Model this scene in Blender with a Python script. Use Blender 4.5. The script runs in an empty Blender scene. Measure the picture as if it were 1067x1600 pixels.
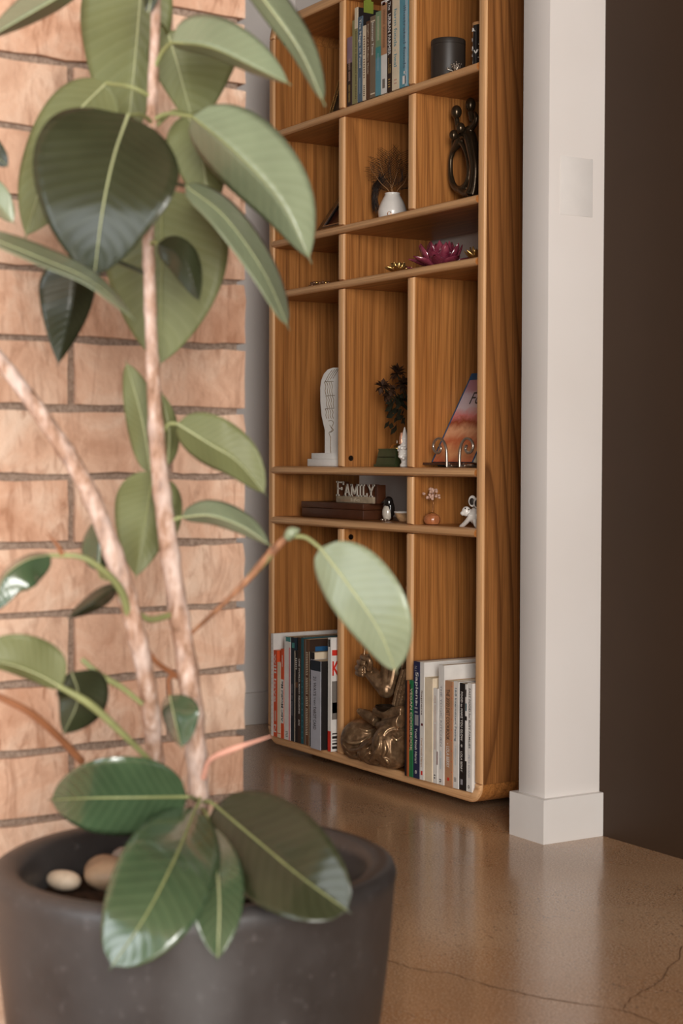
import bpy, bmesh, math, random
from mathutils import Vector, Matrix
PI = math.pi
random.seed(7)
S = bpy.context.scene
COL = S.collection

# ------------------------------------------------------------------ camera
F = 2591.28                       # focal length in pixels of the 1067x1600 frame
CAM = Vector((3.60623, -2.00471, 0.72))
RI = Vector((0.524073, 0.851667, 0.003240))
UP = Vector((-0.027926, 0.013381, 0.999520))
FW = Vector((-0.851216, 0.523912, -0.030796))
cd = bpy.data.cameras.new('camera')
cd.sensor_fit = 'VERTICAL'; cd.sensor_height = 36.0; cd.sensor_width = 24.0
cd.lens = F * 36.0 / 1600.0
cd.clip_start = 0.05; cd.clip_end = 100
cd.dof.use_dof = True; cd.dof.focus_distance = 3.55; cd.dof.aperture_fstop = 6.6
co = bpy.data.objects.new('camera', cd); COL.objects.link(co)
M = Matrix((RI, UP, -FW)).transposed().to_4x4(); M.translation = CAM
co.matrix_world = M
S.camera = co

# ------------------------------------------------------------------ world, lights, exposure
S.view_settings.view_transform = 'Standard'
S.view_settings.look = 'None'
S.view_settings.gamma = 1.0
S.view_settings.use_curve_mapping = False
S.view_settings.exposure = 0.0
W = bpy.data.worlds.new('world'); S.world = W; W.use_nodes = True
bg = W.node_tree.nodes['Background']
bg.inputs[0].default_value = (0.95, 0.97, 1.0, 1); bg.inputs[1].default_value = 0.15

def window_light(name, loc, rot, sx, sy, power, col):
    l = bpy.data.lights.new(name, 'AREA'); l.shape = 'RECTANGLE'; l.size = sx; l.size_y = sy
    l.energy = power; l.color = col
    o = bpy.data.objects.new(name, l); o.location = loc; o.rotation_euler = rot; COL.objects.link(o)
    return o
# daylight of the window on the right-hand side (+x) and of the one on the left-hand side (-y)
window_light('window_light', (5.65, -2.88, 1.4), (0, PI/2, 0), 2.2, 1.8, 295, (1.0, 0.97, 0.93))
window_light('window_light', (3.0, -4.2, 1.35), (PI/2, 0, 0), 1.8, 2.1, 64, (0.91, 0.955, 1.0))

# ------------------------------------------------------------------ helpers
def P(px, py, Z):
    """world point seen at pixel (px, py) at camera depth Z"""
    return CAM + ((px-533.5)*RI - (py-800)*UP + F*FW) * (Z/F)
def Py(px, py, y):
    d = (px-533.5)*RI - (py-800)*UP + F*FW
    return CAM + d*((y-CAM.y)/d.y)
def XA(px, y, py=900): return Py(px, py, y).x
def ZA(py, px, y): return Py(px, py, y).z

def lin(c):
    c = c/255.0
    return c/12.92 if c <= 0.04045 else ((c+0.055)/1.055)**2.4
def rgb(r, g, b): return (lin(r), lin(g), lin(b), 1.0)

class NT:
    def __init__(s, name):
        s.m = bpy.data.materials.new(name); s.m.use_nodes = True
        s.t = s.m.node_tree; s.b = s.t.nodes['Principled BSDF']
    def n(s, typ, **kw):
        o = s.t.nodes.new(typ)
        for k, v in kw.items():
            if k.startswith('i_'):
                o.inputs[k[2:].replace('_', ' ')].default_value = v
            else: setattr(o, k, v)
        return o
    def l(s, a, b): s.t.links.new(a, b)
    def coord(s, scale=(1, 1, 1), kind='Object', rand=False, rot=(0, 0, 0)):
        tc = s.n('ShaderNodeTexCoord'); mp = s.n('ShaderNodeMapping')
        mp.inputs['Scale'].default_value = scale; mp.inputs['Rotation'].default_value = rot
        s.l(tc.outputs[kind], mp.inputs['Vector'])
        if rand:
            oi = s.n('ShaderNodeObjectInfo'); mu = s.n('ShaderNodeMath', operation='MULTIPLY'); mu.inputs[1].default_value = 37.0
            s.l(oi.outputs['Random'], mu.inputs[0])
            cx = s.n('ShaderNodeCombineXYZ'); 
            for k in range(3): s.l(mu.outputs[0], cx.inputs[k])
            ad = s.n('ShaderNodeVectorMath', operation='ADD'); s.l(mp.outputs[0], ad.inputs[0]); s.l(cx.outputs[0], ad.inputs[1])
            return ad.outputs[0]
        return mp.outputs[0]
    def noise(s, vec, scale, detail=4, rough=.55, dist=0):
        o = s.n('ShaderNodeTexNoise'); o.inputs['Scale'].default_value = scale; o.inputs['Detail'].default_value = detail
        o.inputs['Roughness'].default_value = rough; o.inputs['Distortion'].default_value = dist
        if vec: s.l(vec, o.inputs['Vector'])
        return o.outputs['Fac']
    def ramp(s, fac, stops):
        o = s.n('ShaderNodeValToRGB'); e = o.color_ramp.elements
        while len(e) < len(stops): e.new(.5)
        for k, (p, c) in enumerate(stops): e[k].position = p; e[k].color = c if len(c) == 4 else (*c, 1)
        s.l(fac, o.inputs[0]); return o.outputs[0]
    def mix(s, fac, a, b, mode='MIX'):
        o = s.n('ShaderNodeMix', data_type='RGBA', blend_type=mode)
        for sock, v in ((o.inputs[0], fac), (o.inputs[6], a), (o.inputs[7], b)):
            if isinstance(v, (int, float, tuple)): sock.default_value = v
            else: s.l(v, sock)
        return o.outputs[2]
    def bump(s, h, strength=.3, dist=.002):
        o = s.n('ShaderNodeBump'); o.inputs['Strength'].default_value = strength; o.inputs['Distance'].default_value = dist
        s.l(h, o.inputs['Height']); s.l(o.outputs[0], s.b.inputs['Normal'])
    def base(s, c):
        if isinstance(c, tuple): s.b.inputs['Base Color'].default_value = c
        else: s.l(c, s.b.inputs['Base Color'])
    def set(s, rough=.5, metal=0, spec=.5, coat=0, coatr=.1):
        s.b.inputs['Roughness'].default_value = rough; s.b.inputs['Metallic'].default_value = metal
        s.b.inputs['Specular IOR Level'].default_value = spec
        s.b.inputs['Coat Weight'].default_value = coat; s.b.inputs['Coat Roughness'].default_value = coatr
        return s

_plain = {}
def plain(name, c, rough=.55, metal=0, spec=.4, mott=.10, scale=40, coat=0):
    """mottled single-colour procedural material"""
    k = (name,)
    if k in _plain: return _plain[k]
    m = NT(name); v = m.coord()
    nz = m.noise(v, scale, 3)
    d = tuple(x*(1-mott*2) for x in c[:3])+(1,); e = tuple(min(1, x*(1+mott)) for x in c[:3])+(1,)
    m.base(m.ramp(nz, [(.3, d), (.7, e)])); m.set(rough, metal, spec, coat)
    _plain[k] = m.m; return m.m

class MB:
    def __init__(s): s.v = []; s.f = []; s.mi = []; s.uv = {}
    def add(s, vs, fs, mi=0):
        o = len(s.v); s.v += [Vector(v) for v in vs]
        for f in fs: s.f.append([i+o for i in f]); s.mi.append(mi)
        return s
    def box(s, a, b, mi=0, bev=0):
        x0, y0, z0 = [min(p, q) for p, q in zip(a, b)]; x1, y1, z1 = [max(p, q) for p, q in zip(a, b)]
        if bev:
            bm = bmesh.new(); bmesh.ops.create_cube(bm, size=1)
            for v in bm.verts: v.co = Vector(((x0+x1)/2+v.co.x*(x1-x0), (y0+y1)/2+v.co.y*(y1-y0), (z0+z1)/2+v.co.z*(z1-z0)))
            bmesh.ops.bevel(bm, geom=bm.edges[:], offset=bev, segments=2, affect='EDGES', profile=.5)
            bm.verts.index_update()
            s.add([v.co.copy() for v in bm.verts], [[v.index for v in f.verts] for f in bm.faces], mi); bm.free(); return s
        vs = [(x0,y0,z0),(x1,y0,z0),(x1,y1,z0),(x0,y1,z0),(x0,y0,z1),(x1,y0,z1),(x1,y1,z1),(x0,y1,z1)]
        return s.add(vs, [(3,2,1,0),(4,5,6,7),(0,1,5,4),(1,2,6,5),(2,3,7,6),(3,0,4,7)], mi)
    def prism(s, pts, d, mi=0):
        """closed polygon of 3-D points extruded by vector d"""
        n = len(pts); d = Vector(d); pts = [Vector(p) for p in pts]
        fs = [list(range(n))[::-1], [n+i for i in range(n)]] + [(i, (i+1)%n, n+(i+1)%n, n+i) for i in range(n)]
        return s.add(pts+[p+d for p in pts], fs, mi)
    def tube(s, pts, r, n=8, mi=0, cap=True):
        pts = [Vector(p) for p in pts]; m = len(pts)
        rs = r if isinstance(r, (list, tuple)) else [r]*m
        t0 = (pts[1]-pts[0]).normalized(); a = Vector((0, 0, 1)) if abs(t0.z) < .9 else Vector((1, 0, 0))
        nx = t0.cross(a).normalized(); vs = []; fs = []
        for i in range(m):
            t = (pts[min(i+1, m-1)]-pts[max(i-1, 0)])
            if t.length < 1e-9: t = t0
            t.normalize(); nx = (nx - t*nx.dot(t)).normalized(); ny = t.cross(nx)
            for k in range(n):
                an = 2*PI*k/n; vs.append(pts[i]+(nx*math.cos(an)+ny*math.sin(an))*rs[i])
        for i in range(m-1):
            for k in range(n): fs.append((i*n+k, i*n+(k+1)%n, (i+1)*n+(k+1)%n, (i+1)*n+k))
        if cap: fs += [list(range(n))[::-1], [(m-1)*n+k for k in range(n)]]
        return s.add(vs, fs, mi)
    def lathe(s, prof, c=(0, 0, 0), n=32, mi=0, ax=None):
        """profile of (radius, z)"""
        vs = []; fs = []; c = Vector(c); m = len(prof)
        for r, z in prof:
            for k in range(n):
                an = 2*PI*k/n; vs.append(c+Vector((r*math.cos(an), r*math.sin(an), z)))
        for i in range(m-1):
            for k in range(n): fs.append((i*n+k, i*n+(k+1)%n, (i+1)*n+(k+1)%n, (i+1)*n+k))
        if prof[0][0] > 1e-5: fs.append(list(range(n))[::-1])
        if prof[-1][0] > 1e-5: fs.append([(m-1)*n+k for k in range(n)])
        return s.add(vs, fs, mi)
    def ell(s, c, r, mat=None, nu=20, nv=12, mi=0):
        c = Vector(c); r = (r, r, r) if not hasattr(r, '__len__') else r
        vs = []; fs = []
        for i in range(nv+1):
            th = PI*i/nv
            for k in range(nu):
                ph = 2*PI*k/nu
                p = Vector((r[0]*math.sin(th)*math.cos(ph), r[1]*math.sin(th)*math.sin(ph), r[2]*math.cos(th)))
                if mat is not None: p = mat @ p
                vs.append(c+p)
        for i in range(nv):
            for k in range(nu): fs.append((i*nu+k, (i+1)*nu+k, (i+1)*nu+(k+1)%nu, i*nu+(k+1)%nu))
        return s.add(vs, fs, mi)
    def build(s, name, mats, parent=None, smooth=True, weld=True, angle=40):
        o0 = root_loc(parent)
        me = bpy.data.meshes.new(name)
        me.from_pydata([tuple(v-o0) for v in s.v], [], s.f)
        if not isinstance(mats, (list, tuple)): mats = [mats]
        for m in mats: me.materials.append(m)
        for p, i in zip(me.polygons, s.mi): p.material_index = i
        bm = bmesh.new(); bm.from_mesh(me)
        if weld: bmesh.ops.remove_doubles(bm, verts=bm.verts, dist=1e-6)
        bmesh.ops.recalc_face_normals(bm, faces=bm.faces)
        if smooth:
            for f in bm.faces: f.smooth = True
            for e in bm.edges:
                if len(e.link_faces) == 2 and e.calc_face_angle(0) > math.radians(angle): e.smooth = False
        bm.to_mesh(me); bm.free()
        o = bpy.data.objects.new(name, me); COL.objects.link(o)
        if parent: o.parent = parent
        return o

def root_loc(o):
    v = Vector((0, 0, 0))
    while o is not None: v += o.location; o = o.parent
    return v
def thing(name, label, cat, loc, group=None):
    o = bpy.data.objects.new(name, None); COL.objects.link(o); o.location = loc; o.empty_display_size = .05
    o['label'] = label; o['category'] = cat
    if group: o['group'] = group
    return o
def tag(o, label, cat, group=None):
    o['label'] = label; o['category'] = cat
    if group: o['group'] = group
    return o
def struct(o): o['kind'] = 'structure'; return o
def cr(pts, n):
    """Catmull-Rom samples through points"""
    pts = [Vector(p) for p in pts]; out = []
    q = [pts[0]*2-pts[1]]+pts+[pts[-1]*2-pts[-2]]; m = len(pts)-1
    for i in range(n+1):
        t = m*i/n; k = min(int(t), m-1); u = t-k; a, b, c, d = q[k:k+4]
        out.append(.5*((2*b)+(c-a)*u+(2*a-5*b+4*c-d)*u*u+(3*b-a-3*c+d)*u**3))
    return out
def crs(vals, n):
    return [v.x for v in cr([Vector((v, 0, 0)) for v in vals], n)]

def text(name, s, mat, parent, org, xd, yd, L, H, bold=.0):
    """lettering: baseline start org, runs L along xd, H tall along yd (a thin mesh a hair off the surface)"""
    if not s.strip('| '): s = s.replace('|', '||')     # print too small to read
    cu = bpy.data.curves.new('lettering', 'FONT'); cu.body = s; cu.offset = bold; cu.resolution_u = 3
    ob = bpy.data.objects.new('lettering', cu); COL.objects.link(ob)
    dg = bpy.context.evaluated_depsgraph_get()
    me = bpy.data.meshes.new_from_object(ob.evaluated_get(dg))
    bpy.data.objects.remove(ob); bpy.data.curves.remove(cu)
    xs = [v.co.x for v in me.vertices]; ys = [v.co.y for v in me.vertices]
    x0, x1, y0, y1 = min(xs), max(xs), min(ys), max(ys)
    org = Vector(org)-root_loc(parent); xd = Vector(xd); yd = Vector(yd)
    for v in me.vertices:
        v.co = org + xd*((v.co.x-x0)/(x1-x0)*L) + yd*((v.co.y-y0)/(y1-y0)*H)
    me.materials.clear(); me.materials.append(mat)
    o = bpy.data.objects.new(name, me); COL.objects.link(o); o.parent = parent
    return o

# ------------------------------------------------------------------ materials
def wood_mat(name, axis, c0, c1, c2, K=60, A=16, ring=.5, rough=.42):
    """oak: irregular fine streaks along the grain axis over stretched growth-ring contours"""
    m = NT(name)
    sc = [1, 1, 1]; sc[axis] = .13
    nz = m.noise(m.coord(tuple(sc), rand=True), 3.2, 1.5, .5)
    tc = m.n('ShaderNodeTexCoord'); sx = m.n('ShaderNodeSeparateXYZ'); m.l(tc.outputs['Object'], sx.inputs[0])
    m1 = m.n('ShaderNodeMath', operation='MULTIPLY'); m.l(sx.outputs[1], m1.inputs[0]); m1.inputs[1].default_value = K
    m2 = m.n('ShaderNodeMath', operation='MULTIPLY_ADD'); m.l(nz, m2.inputs[0]); m2.inputs[1].default_value = A; m.l(m1.outputs[0], m2.inputs[2])
    fr = m.n('ShaderNodeMath', operation='FRACT'); m.l(m2.outputs[0], fr.inputs[0])
    s1 = [1, 1, 1]; s1[axis] = .03; st1 = m.noise(m.coord(tuple(s1), rand=True), 75, 4, .65)
    s2 = [1, 1, 1]; s2[axis] = .012; fib = m.noise(m.coord(tuple(s2), rand=True), 330, 3, .6)
    big = m.noise(m.coord(tuple([1 if k != axis else .3 for k in range(3)]), rand=True), 7, 2)
    c = m.ramp(st1, [(.28, c1), (.5, c0), (.62, c0), (.8, c1)])
    c = m.mix(m.ramp(fr.outputs[0], [(.0, (.2*ring,)*3), (.3, (0, 0, 0)), (.6, (.15*ring,)*3), (.93, (ring, ring, ring)), (1.0, (.2*ring,)*3)]), c, c2)
    c = m.mix(m.ramp(fib, [(.42, (0, 0, 0)), (.72, (.75, .75, .75))]), c, c2)
    c = m.mix(m.ramp(big, [(.35, (0, 0, 0)), (.75, (.5, .5, .5))]), c, c1)
    m.base(c); m.set(rough, 0, .4, .08, .3); m.bump(fib, .12, .0006)
    return m.m
OAK = (rgb(186, 124, 66), rgb(158, 98, 46), rgb(92, 50, 20))
wood_v = wood_mat('oak_upright', 2, *OAK, K=42, A=14, ring=.45)
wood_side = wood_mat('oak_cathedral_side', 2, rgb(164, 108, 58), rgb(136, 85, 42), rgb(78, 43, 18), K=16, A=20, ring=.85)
wood_lip = wood_mat('oak_lipping', 2, rgb(232, 184, 134), rgb(212, 160, 110), rgb(176, 122, 76), K=60, A=6, ring=.4)
wood_liph = wood_mat('oak_shelf_lipping', 0, rgb(232, 184, 134), rgb(214, 162, 112), rgb(180, 126, 80), K=60, A=6, ring=.3)
wood_h = wood_mat('oak_shelf', 0, *OAK, K=45, A=10, ring=.4)
nm = NT('painted_plaster_white'); v = nm.coord(); nz = nm.noise(v, 2.5, 3); n2 = nm.noise(v, 160, 2)
nm.base(nm.ramp(nz, [(.3, rgb(211, 204, 198)), (.7, rgb(217, 211, 206))])); nm.set(.42, 0, .4); nm.bump(n2, .06, .001); white_paint = nm.m
nm = NT('skirting_gloss_white'); v = nm.coord(); nz = nm.noise(v, 6, 3)
nm.base(nm.ramp(nz, [(.25, rgb(212, 206, 200)), (.6, rgb(219, 214, 209))])); nm.set(.35, 0, .5); skirt_paint = nm.m
nm = NT('dark_brown_wall_paint'); v = nm.coord(); nz = nm.noise(v, 3, 3)
nm.base(nm.ramp(nz, [(.3, rgb(52, 35, 21)), (.7, rgb(57, 39, 24))])); nm.set(.55, 0, .3); dark_paint = nm.m
nm = NT('ceiling_paint'); nm.base(nm.ramp(nm.noise(nm.coord(), 3), [(.3, rgb(112, 84, 60)), (.7, rgb(128, 98, 72))])); nm.set(.8); ceil_paint = nm.m

# polished concrete
nm = NT('polished_concrete'); v = nm.coord()
a = nm.noise(v, 1.8, 3, .5, .3); b = nm.noise(v, 5, 2, .5); g = nm.noise(v, 330, 2, .6); g2 = nm.noise(v, 130, 3, .7); big = nm.noise(v, 3.6, 4, .6)
c = nm.ramp(a, [(.25, rgb(160, 120, 82)), (.5, rgb(182, 142, 104)), (.75, rgb(198, 163, 127))])
c = nm.mix(nm.ramp(b, [(.3, (.3, .3, .3)), (.7, (0, 0, 0))]), c, rgb(150, 110, 76))
c = nm.mix(nm.ramp(g, [(.36, (.8, .8, .8)), (.5, (0, 0, 0))]), c, rgb(122, 86, 56))
c = nm.mix(nm.ramp(g, [(.54, (0, 0, 0)), (.68, (.7, .7, .7))]), c, rgb(226, 204, 180))
c = nm.mix(nm.ramp(g2, [(.58, (0, 0, 0)), (.72, (.45, .45, .45))]), c, rgb(220, 198, 172))
vo = nm.n('ShaderNodeTexVoronoi'); vo.inputs['Scale'].default_value = 120; nm.l(v, vo.inputs['Vector'])
pn = nm.noise(v, 45, 3, .7)
sp = nm.ramp(vo.outputs['Distance'], [(.14, (1, 1, 1)), (.32, (0, 0, 0))])
zone = nm.mix(1.0, nm.ramp(big, [(.45, (.1, .1, .1)), (.58, (1, 1, 1))]), nm.ramp(pn, [(.42, (0, 0, 0)), (.56, (1, 1, 1))]), 'MULTIPLY')
c = nm.mix(nm.mix(1.0, sp, zone, 'MULTIPLY'), c, rgb(58, 36, 22))
nm.base(c); nm.set(.3, 0, .5, .5, .13)
rr = nm.ramp(b, [(.3, (.24, .24, .24)), (.7, (.32, .32, .32))]); nm.l(rr, nm.b.inputs['Roughness'])
concrete = nm.m
crack_mat = plain('crack_fill', rgb(96, 66, 42), .8)

# brick
nm = NT('salmon_brick'); v = nm.coord(rand=True)
oi = nm.n('ShaderNodeObjectInfo')
a = nm.noise(v, 13, 5, .6, .8); b = nm.noise(v, 60, 4, .6); d = nm.noise(nm.coord((1, 2.6, .7), rand=True), 17, 4, .6, 1.5)
c = nm.ramp(a, [(.25, rgb(168, 122, 94)), (.48, rgb(192, 152, 126)), (.72, rgb(208, 180, 158))])
c = nm.mix(nm.ramp(d, [(.5, (0, 0, 0)), (.72, (.75, .75, .75))]), c, rgb(136, 90, 62))
c = nm.mix(nm.ramp(oi.outputs['Random'], [(0, (0, 0, 0)), (1, (.35, .35, .35))]), c, rgb(212, 188, 166))
nm.base(c); nm.set(.85, 0, .25)
hh = nm.mix(.4, a, b); nm.bump(hh, .8, .006); brick_mat = nm.m
nm = NT('mortar'); v = nm.coord(); a = nm.noise(v, 220, 4)
nm.base(nm.ramp(a, [(.3, rgb(118, 98, 84)), (.7, rgb(158, 138, 122))])); nm.set(.95, 0, .1); nm.bump(a, .6, .003); mortar_mat = nm.m

# leaves
def leaf_mat(name, c, vein, rough, spec=.5, coat=0., var=.18, transl=0.0):
    m = NT(name)
    uv = m.n('ShaderNodeUVMap'); uv.uv_map = 'leaf'
    sx = m.n('ShaderNodeSeparateXYZ'); m.l(uv.outputs[0], sx.inputs[0])
    ab = m.n('ShaderNodeMath', operation='ABSOLUTE'); m.l(sx.outputs[1], ab.inputs[0])
    mu = m.n('ShaderNodeMath', operation='MULTIPLY_ADD'); m.l(ab.outputs[0], mu.inputs[0]); mu.inputs[1].default_value = -.16
    m.l(sx.outputs[0], mu.inputs[2])
    si = m.n('ShaderNodeMath', operation='MULTIPLY'); m.l(mu.outputs[0], si.inputs[0]); si.inputs[1].default_value = 95
    sn = m.n('ShaderNodeMath', operation='SINE'); m.l(si.outputs[0], sn.inputs[0])
    mr = m.n('ShaderNodeMapRange'); m.l(sn.outputs[0], mr.inputs[0]); mr.inputs[1].default_value = .55; mr.inputs[2].default_value = 1
    nz = m.noise(m.coord(rand=True), 16, 3)
    dk = tuple(x*(1-var) for x in c[:3])+(1,); lt = tuple(min(1, x*(1+var)) for x in c[:3])+(1,)
    col = m.ramp(nz, [(.3, dk), (.7, lt)])
    ms = m.n('ShaderNodeMath', operation='MULTIPLY'); m.l(mr.outputs[0], ms.inputs[0]); ms.inputs[1].default_value = .22
    col = m.mix(ms.outputs[0], col, vein)
    m.base(col); m.set(rough, 0, spec, coat, .12)
    m.bump(sn.outputs[0], .10, .0012)
    if transl:
        tr = m.n('ShaderNodeBsdfTranslucent'); m.l(col, tr.inputs[0])
        mx = m.n('ShaderNodeMixShader'); mx.inputs[0].default_value = transl
        m.l(m.b.outputs[0], mx.inputs[1]); m.l(tr.outputs[0], mx.inputs[2])
        m.l(mx.outputs[0], m.t.nodes['Material Output'].inputs[0])
    return m.m
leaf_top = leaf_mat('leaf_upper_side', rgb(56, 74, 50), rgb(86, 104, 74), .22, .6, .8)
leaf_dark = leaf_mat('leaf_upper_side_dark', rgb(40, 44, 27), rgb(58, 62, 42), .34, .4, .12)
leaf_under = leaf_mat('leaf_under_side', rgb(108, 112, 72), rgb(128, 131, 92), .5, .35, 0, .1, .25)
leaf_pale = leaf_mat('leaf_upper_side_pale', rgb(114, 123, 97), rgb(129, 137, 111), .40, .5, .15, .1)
vein_mat = plain('leaf_midrib_green', rgb(160, 164, 122), .5)
petiole_mat = plain('leaf_stalk_green', rgb(126, 130, 84), .5)
petiole_brown = plain('leaf_stalk_brown', rgb(132, 84, 54), .6)
nm = NT('rubber_plant_bark'); v = nm.coord((1, 1, .35)); a = nm.noise(v, 120, 5, .65); b = nm.noise(nm.coord((1, 1, .6)), 26, 3)
c = nm.ramp(a, [(.3, rgb(104, 74, 54)), (.5, rgb(158, 126, 106)), (.72, rgb(204, 184, 172))])
c = nm.mix(nm.ramp(b, [(.45, (0, 0, 0)), (.7, (.7, .7, .7))]), c, rgb(204, 188, 180))
nm.base(c); nm.set(.8, 0, .2); nm.bump(a, .5, .003); bark_mat = nm.m
nm = NT('young_bark'); v = nm.coord((1, 1, .3)); a = nm.noise(v, 130, 4)
nm.base(nm.ramp(a, [(.3, rgb(92, 58, 36)), (.6, rgb(140, 96, 66)), (.8, rgb(176, 140, 112))])); nm.set(.7); nm.bump(a, .4, .002); bark_young = nm.m

# pot
nm = NT('charcoal_concrete_pot'); v = nm.coord(); a = nm.noise(v, 7, 5, .6); b = nm.noise(v, 90, 4, .6)
c = nm.ramp(a, [(.3, rgb(42, 39, 38)), (.7, rgb(62, 59, 58))]); c = nm.mix(nm.ramp(b, [(.6, (0, 0, 0)), (.8, (.35, .35, .35))]), c, rgb(110, 106, 106))
nm.base(c); nm.set(.42, 0, .5); nm.bump(b, .12, .001)
nm.l(nm.ramp(a, [(.3, (.34, .34, .34)), (.7, (.5, .5, .5))]), nm.b.inputs['Roughness']); pot_mat = nm.m
soil_mat = plain('dark_soil', rgb(48, 34, 24), .95, 0, .1, .3, 160)

# ------------------------------------------------------------------ structure
HC = 2.55
ob = MB().box((-0.50, -4.4, -0.1), (6.0, .55, 0)).build('floor', concrete, smooth=False); struct(ob); FLOOR = ob
def crackline(pts, w):
    pts = [Vector((x, y, .0001)) for x, y in pts]; mb = MB(); vs = []; fs = []
    q = []
    for i in range(len(pts)-1):
        for k in range(5):
            t = k/5; p = pts[i].lerp(pts[i+1], t); q.append(p+Vector((random.uniform(-1, 1), random.uniform(-1, 1), 0))*.0016)
    q.append(pts[-1])
    for i, p in enumerate(q):
        t = (q[min(i+1, len(q)-1)]-q[max(i-1, 0)]).normalized(); n = Vector((-t.y, t.x, 0)); ww = w*random.uniform(.5, 1.2)
        vs += [p+n*ww+Vector((0, 0, .0004)), p-n*ww+Vector((0, 0, .0004))]
    for i in range(len(q)-1): fs.append((2*i, 2*i+1, 2*i+3, 2*i+2))
    return MB().add(vs, fs)
crackline([(1.52, -.72), (1.6319, -.7022), (1.6677, -.6953), (1.6997, -.6821), (1.7151, -.6621), (1.7525, -.6559), (1.7935, -.6478), (1.8269, -.6348), (1.8727, -.6161), (1.9112, -.5928), (1.9471, -.5683), (1.9778, -.5566), (2.019, -.5552), (2.08, -.56)], .0010).build('crack', crack_mat, FLOOR, smooth=False)
crackline([(1.9606, -.5557), (1.9326, -.5166), (1.917, -.4799), (1.9011, -.4363), (1.8579, -.3786), (1.8378, -.3415), (1.79, -.29)], .0008).build('crack', crack_mat, FLOOR, smooth=False)

struct(MB().box((-0.5, -4.4, HC), (6.0, .55, HC+.1)).build('ceiling', ceil_paint, smooth=False))
struct(MB().box((-0.364, .285, 0), (1.075, .40, HC)).build('wall_back', white_paint, smooth=False))
struct(MB().box((-0.5, -4.4, 0), (-.364, .40, HC)).build('wall_alcove_left', white_paint, smooth=False))
struct(MB().box((-.364, -2.6, .0), (-.352, .285, .0875), bev=.002).build('baseboard_alcove_left', skirt_paint))
struct(MB().box((-.352, .273, .0), (1.063, .285, .0875), bev=.002).build('baseboard_alcove_back', skirt_paint))
# nib wall (the white column) between alcove and dark wall
struct(MB().box((1.077, -.045, 0), (1.1575, .40, HC), bev=.0015).build('wall_nib', white_paint))
sk = MB()
prof = [(1.065, .285), (1.065, -.057), (1.1695, -.057), (1.1695, .0895)]
def skring(e, z): return [Vector((x, y, z)) for x, y in ((1.0645+e, .285), (1.0645+e, -.057+e), (1.1695-e, -.057+e), (1.1695-e, .0885), (1.1574, .0885), (1.1574, -.0449), (1.0771, -.0449), (1.0771, .285))]
rg = [skring(0, 0), skring(0, .0825), skring(.0004, .0836), skring(.0015, .084)]
sk.add([p for r in rg for p in r], [(k*8+i, k*8+(i+1) % 8, k*8+8+(i+1) % 8, k*8+8+i) for k in range(3) for i in range(8)]+[[24+i for i in range(8)]])
struct(sk.build('baseboard_nib', skirt_paint))
struct(MB().box((1.1575, .0885, 0), (6.0, .55, HC)).build('wall_right', dark_paint, smooth=False))
# window walls behind the camera, each with its opening
wr = MB(); wr.box((5.7, -4.4, 0), (5.85, .0885, .25)); wr.box((5.7, -4.4, 2.45), (5.85, .0885, HC)); wr.box((5.7, -4.4, .25), (5.85, -4.0, 2.45)); wr.box((5.7, -1.75, .25), (5.85, .0885, 2.45))
struct(wr.build('wall_window_right', dark_paint, smooth=False))
wl = MB(); wl.box((-.364, -4.4, 0), (5.7, -4.25, .25)); wl.box((-.364, -4.4, 2.45), (5.7, -4.25, HC)); wl.box((-.364, -4.4, .25), (1.75, -4.25, 2.45)); wl.box((4.25, -4.4, .25), (5.7, -4.25, 2.45))
struct(wl.build('wall_window_left', dark_paint, smooth=False))

# brick wall: mortar body, bricks one by one
BX = 1.675; BE = -.965
bw = MB().box((1.44, -2.90, 0), (BX-.010, BE-.008, HC)).build('wall_brick', mortar_mat, smooth=False); struct(bw)
def brick_mesh(L, seed):
    rnd = random.Random(seed); bm = bmesh.new()
    D = .105; H = .0755
    nx, nz = 7, 4
    mb = MB(); vs = []; fs = []
    for i in range(nx+1):
        for k in range(nz+1):
            u = i/nx; w = k/nz; edge = i in (0, nx) or k in (0, nz)
            y = L*u; z = H*w
            if i in (0, nx): y += rnd.uniform(-.0010, .0010)
            if k in (0, nz): z += rnd.uniform(-.0016, .0016)
            x = rnd.uniform(-.0045, -.0015) if edge else rnd.uniform(-.0025, .0030)
            vs.append((x, y, z))
    W_ = nz+1
    for i in range(nx):
        for k in range(nz): fs.append((i*W_+k, (i+1)*W_+k, (i+1)*W_+k+1, i*W_+k+1))
    o = len(vs)
    rim = [i*W_ for i in range(nx+1)]+[nx*W_+k for k in range(1, nz+1)]+[i*W_+nz for i in range(nx-1, -1, -1)]+[k for k in range(nz-1, 0, -1)]
    for r in rim: vs.append((-D, vs[r][1], vs[r][2]))
    m = len(rim)
    for j in range(m): fs.append((rim[j], rim[(j+1) % m], o+(j+1) % m, o+j))
    fs.append([o+j for j in range(m)])
    me = bpy.data.meshes.new('brick'); me.from_pydata(vs, [], [f[::-1] for f in fs]); me.materials.append(brick_mat)
    b = bmesh.new(); b.from_mesh(me); bmesh.ops.recalc_face_normals(b, faces=b.faces)
    for f in b.faces: f.smooth = True
    for e in b.edges:
        if len(e.link_faces) == 2 and e.calc_face_angle(0) > .9: e.smooth = False
    b.to_mesh(me); b.free()
    return me
full = [brick_mesh(.238, s) for s in range(6)]; half = [brick_mesh(.104, s+20) for s in range(3)]
jy = -1.0815
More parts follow.
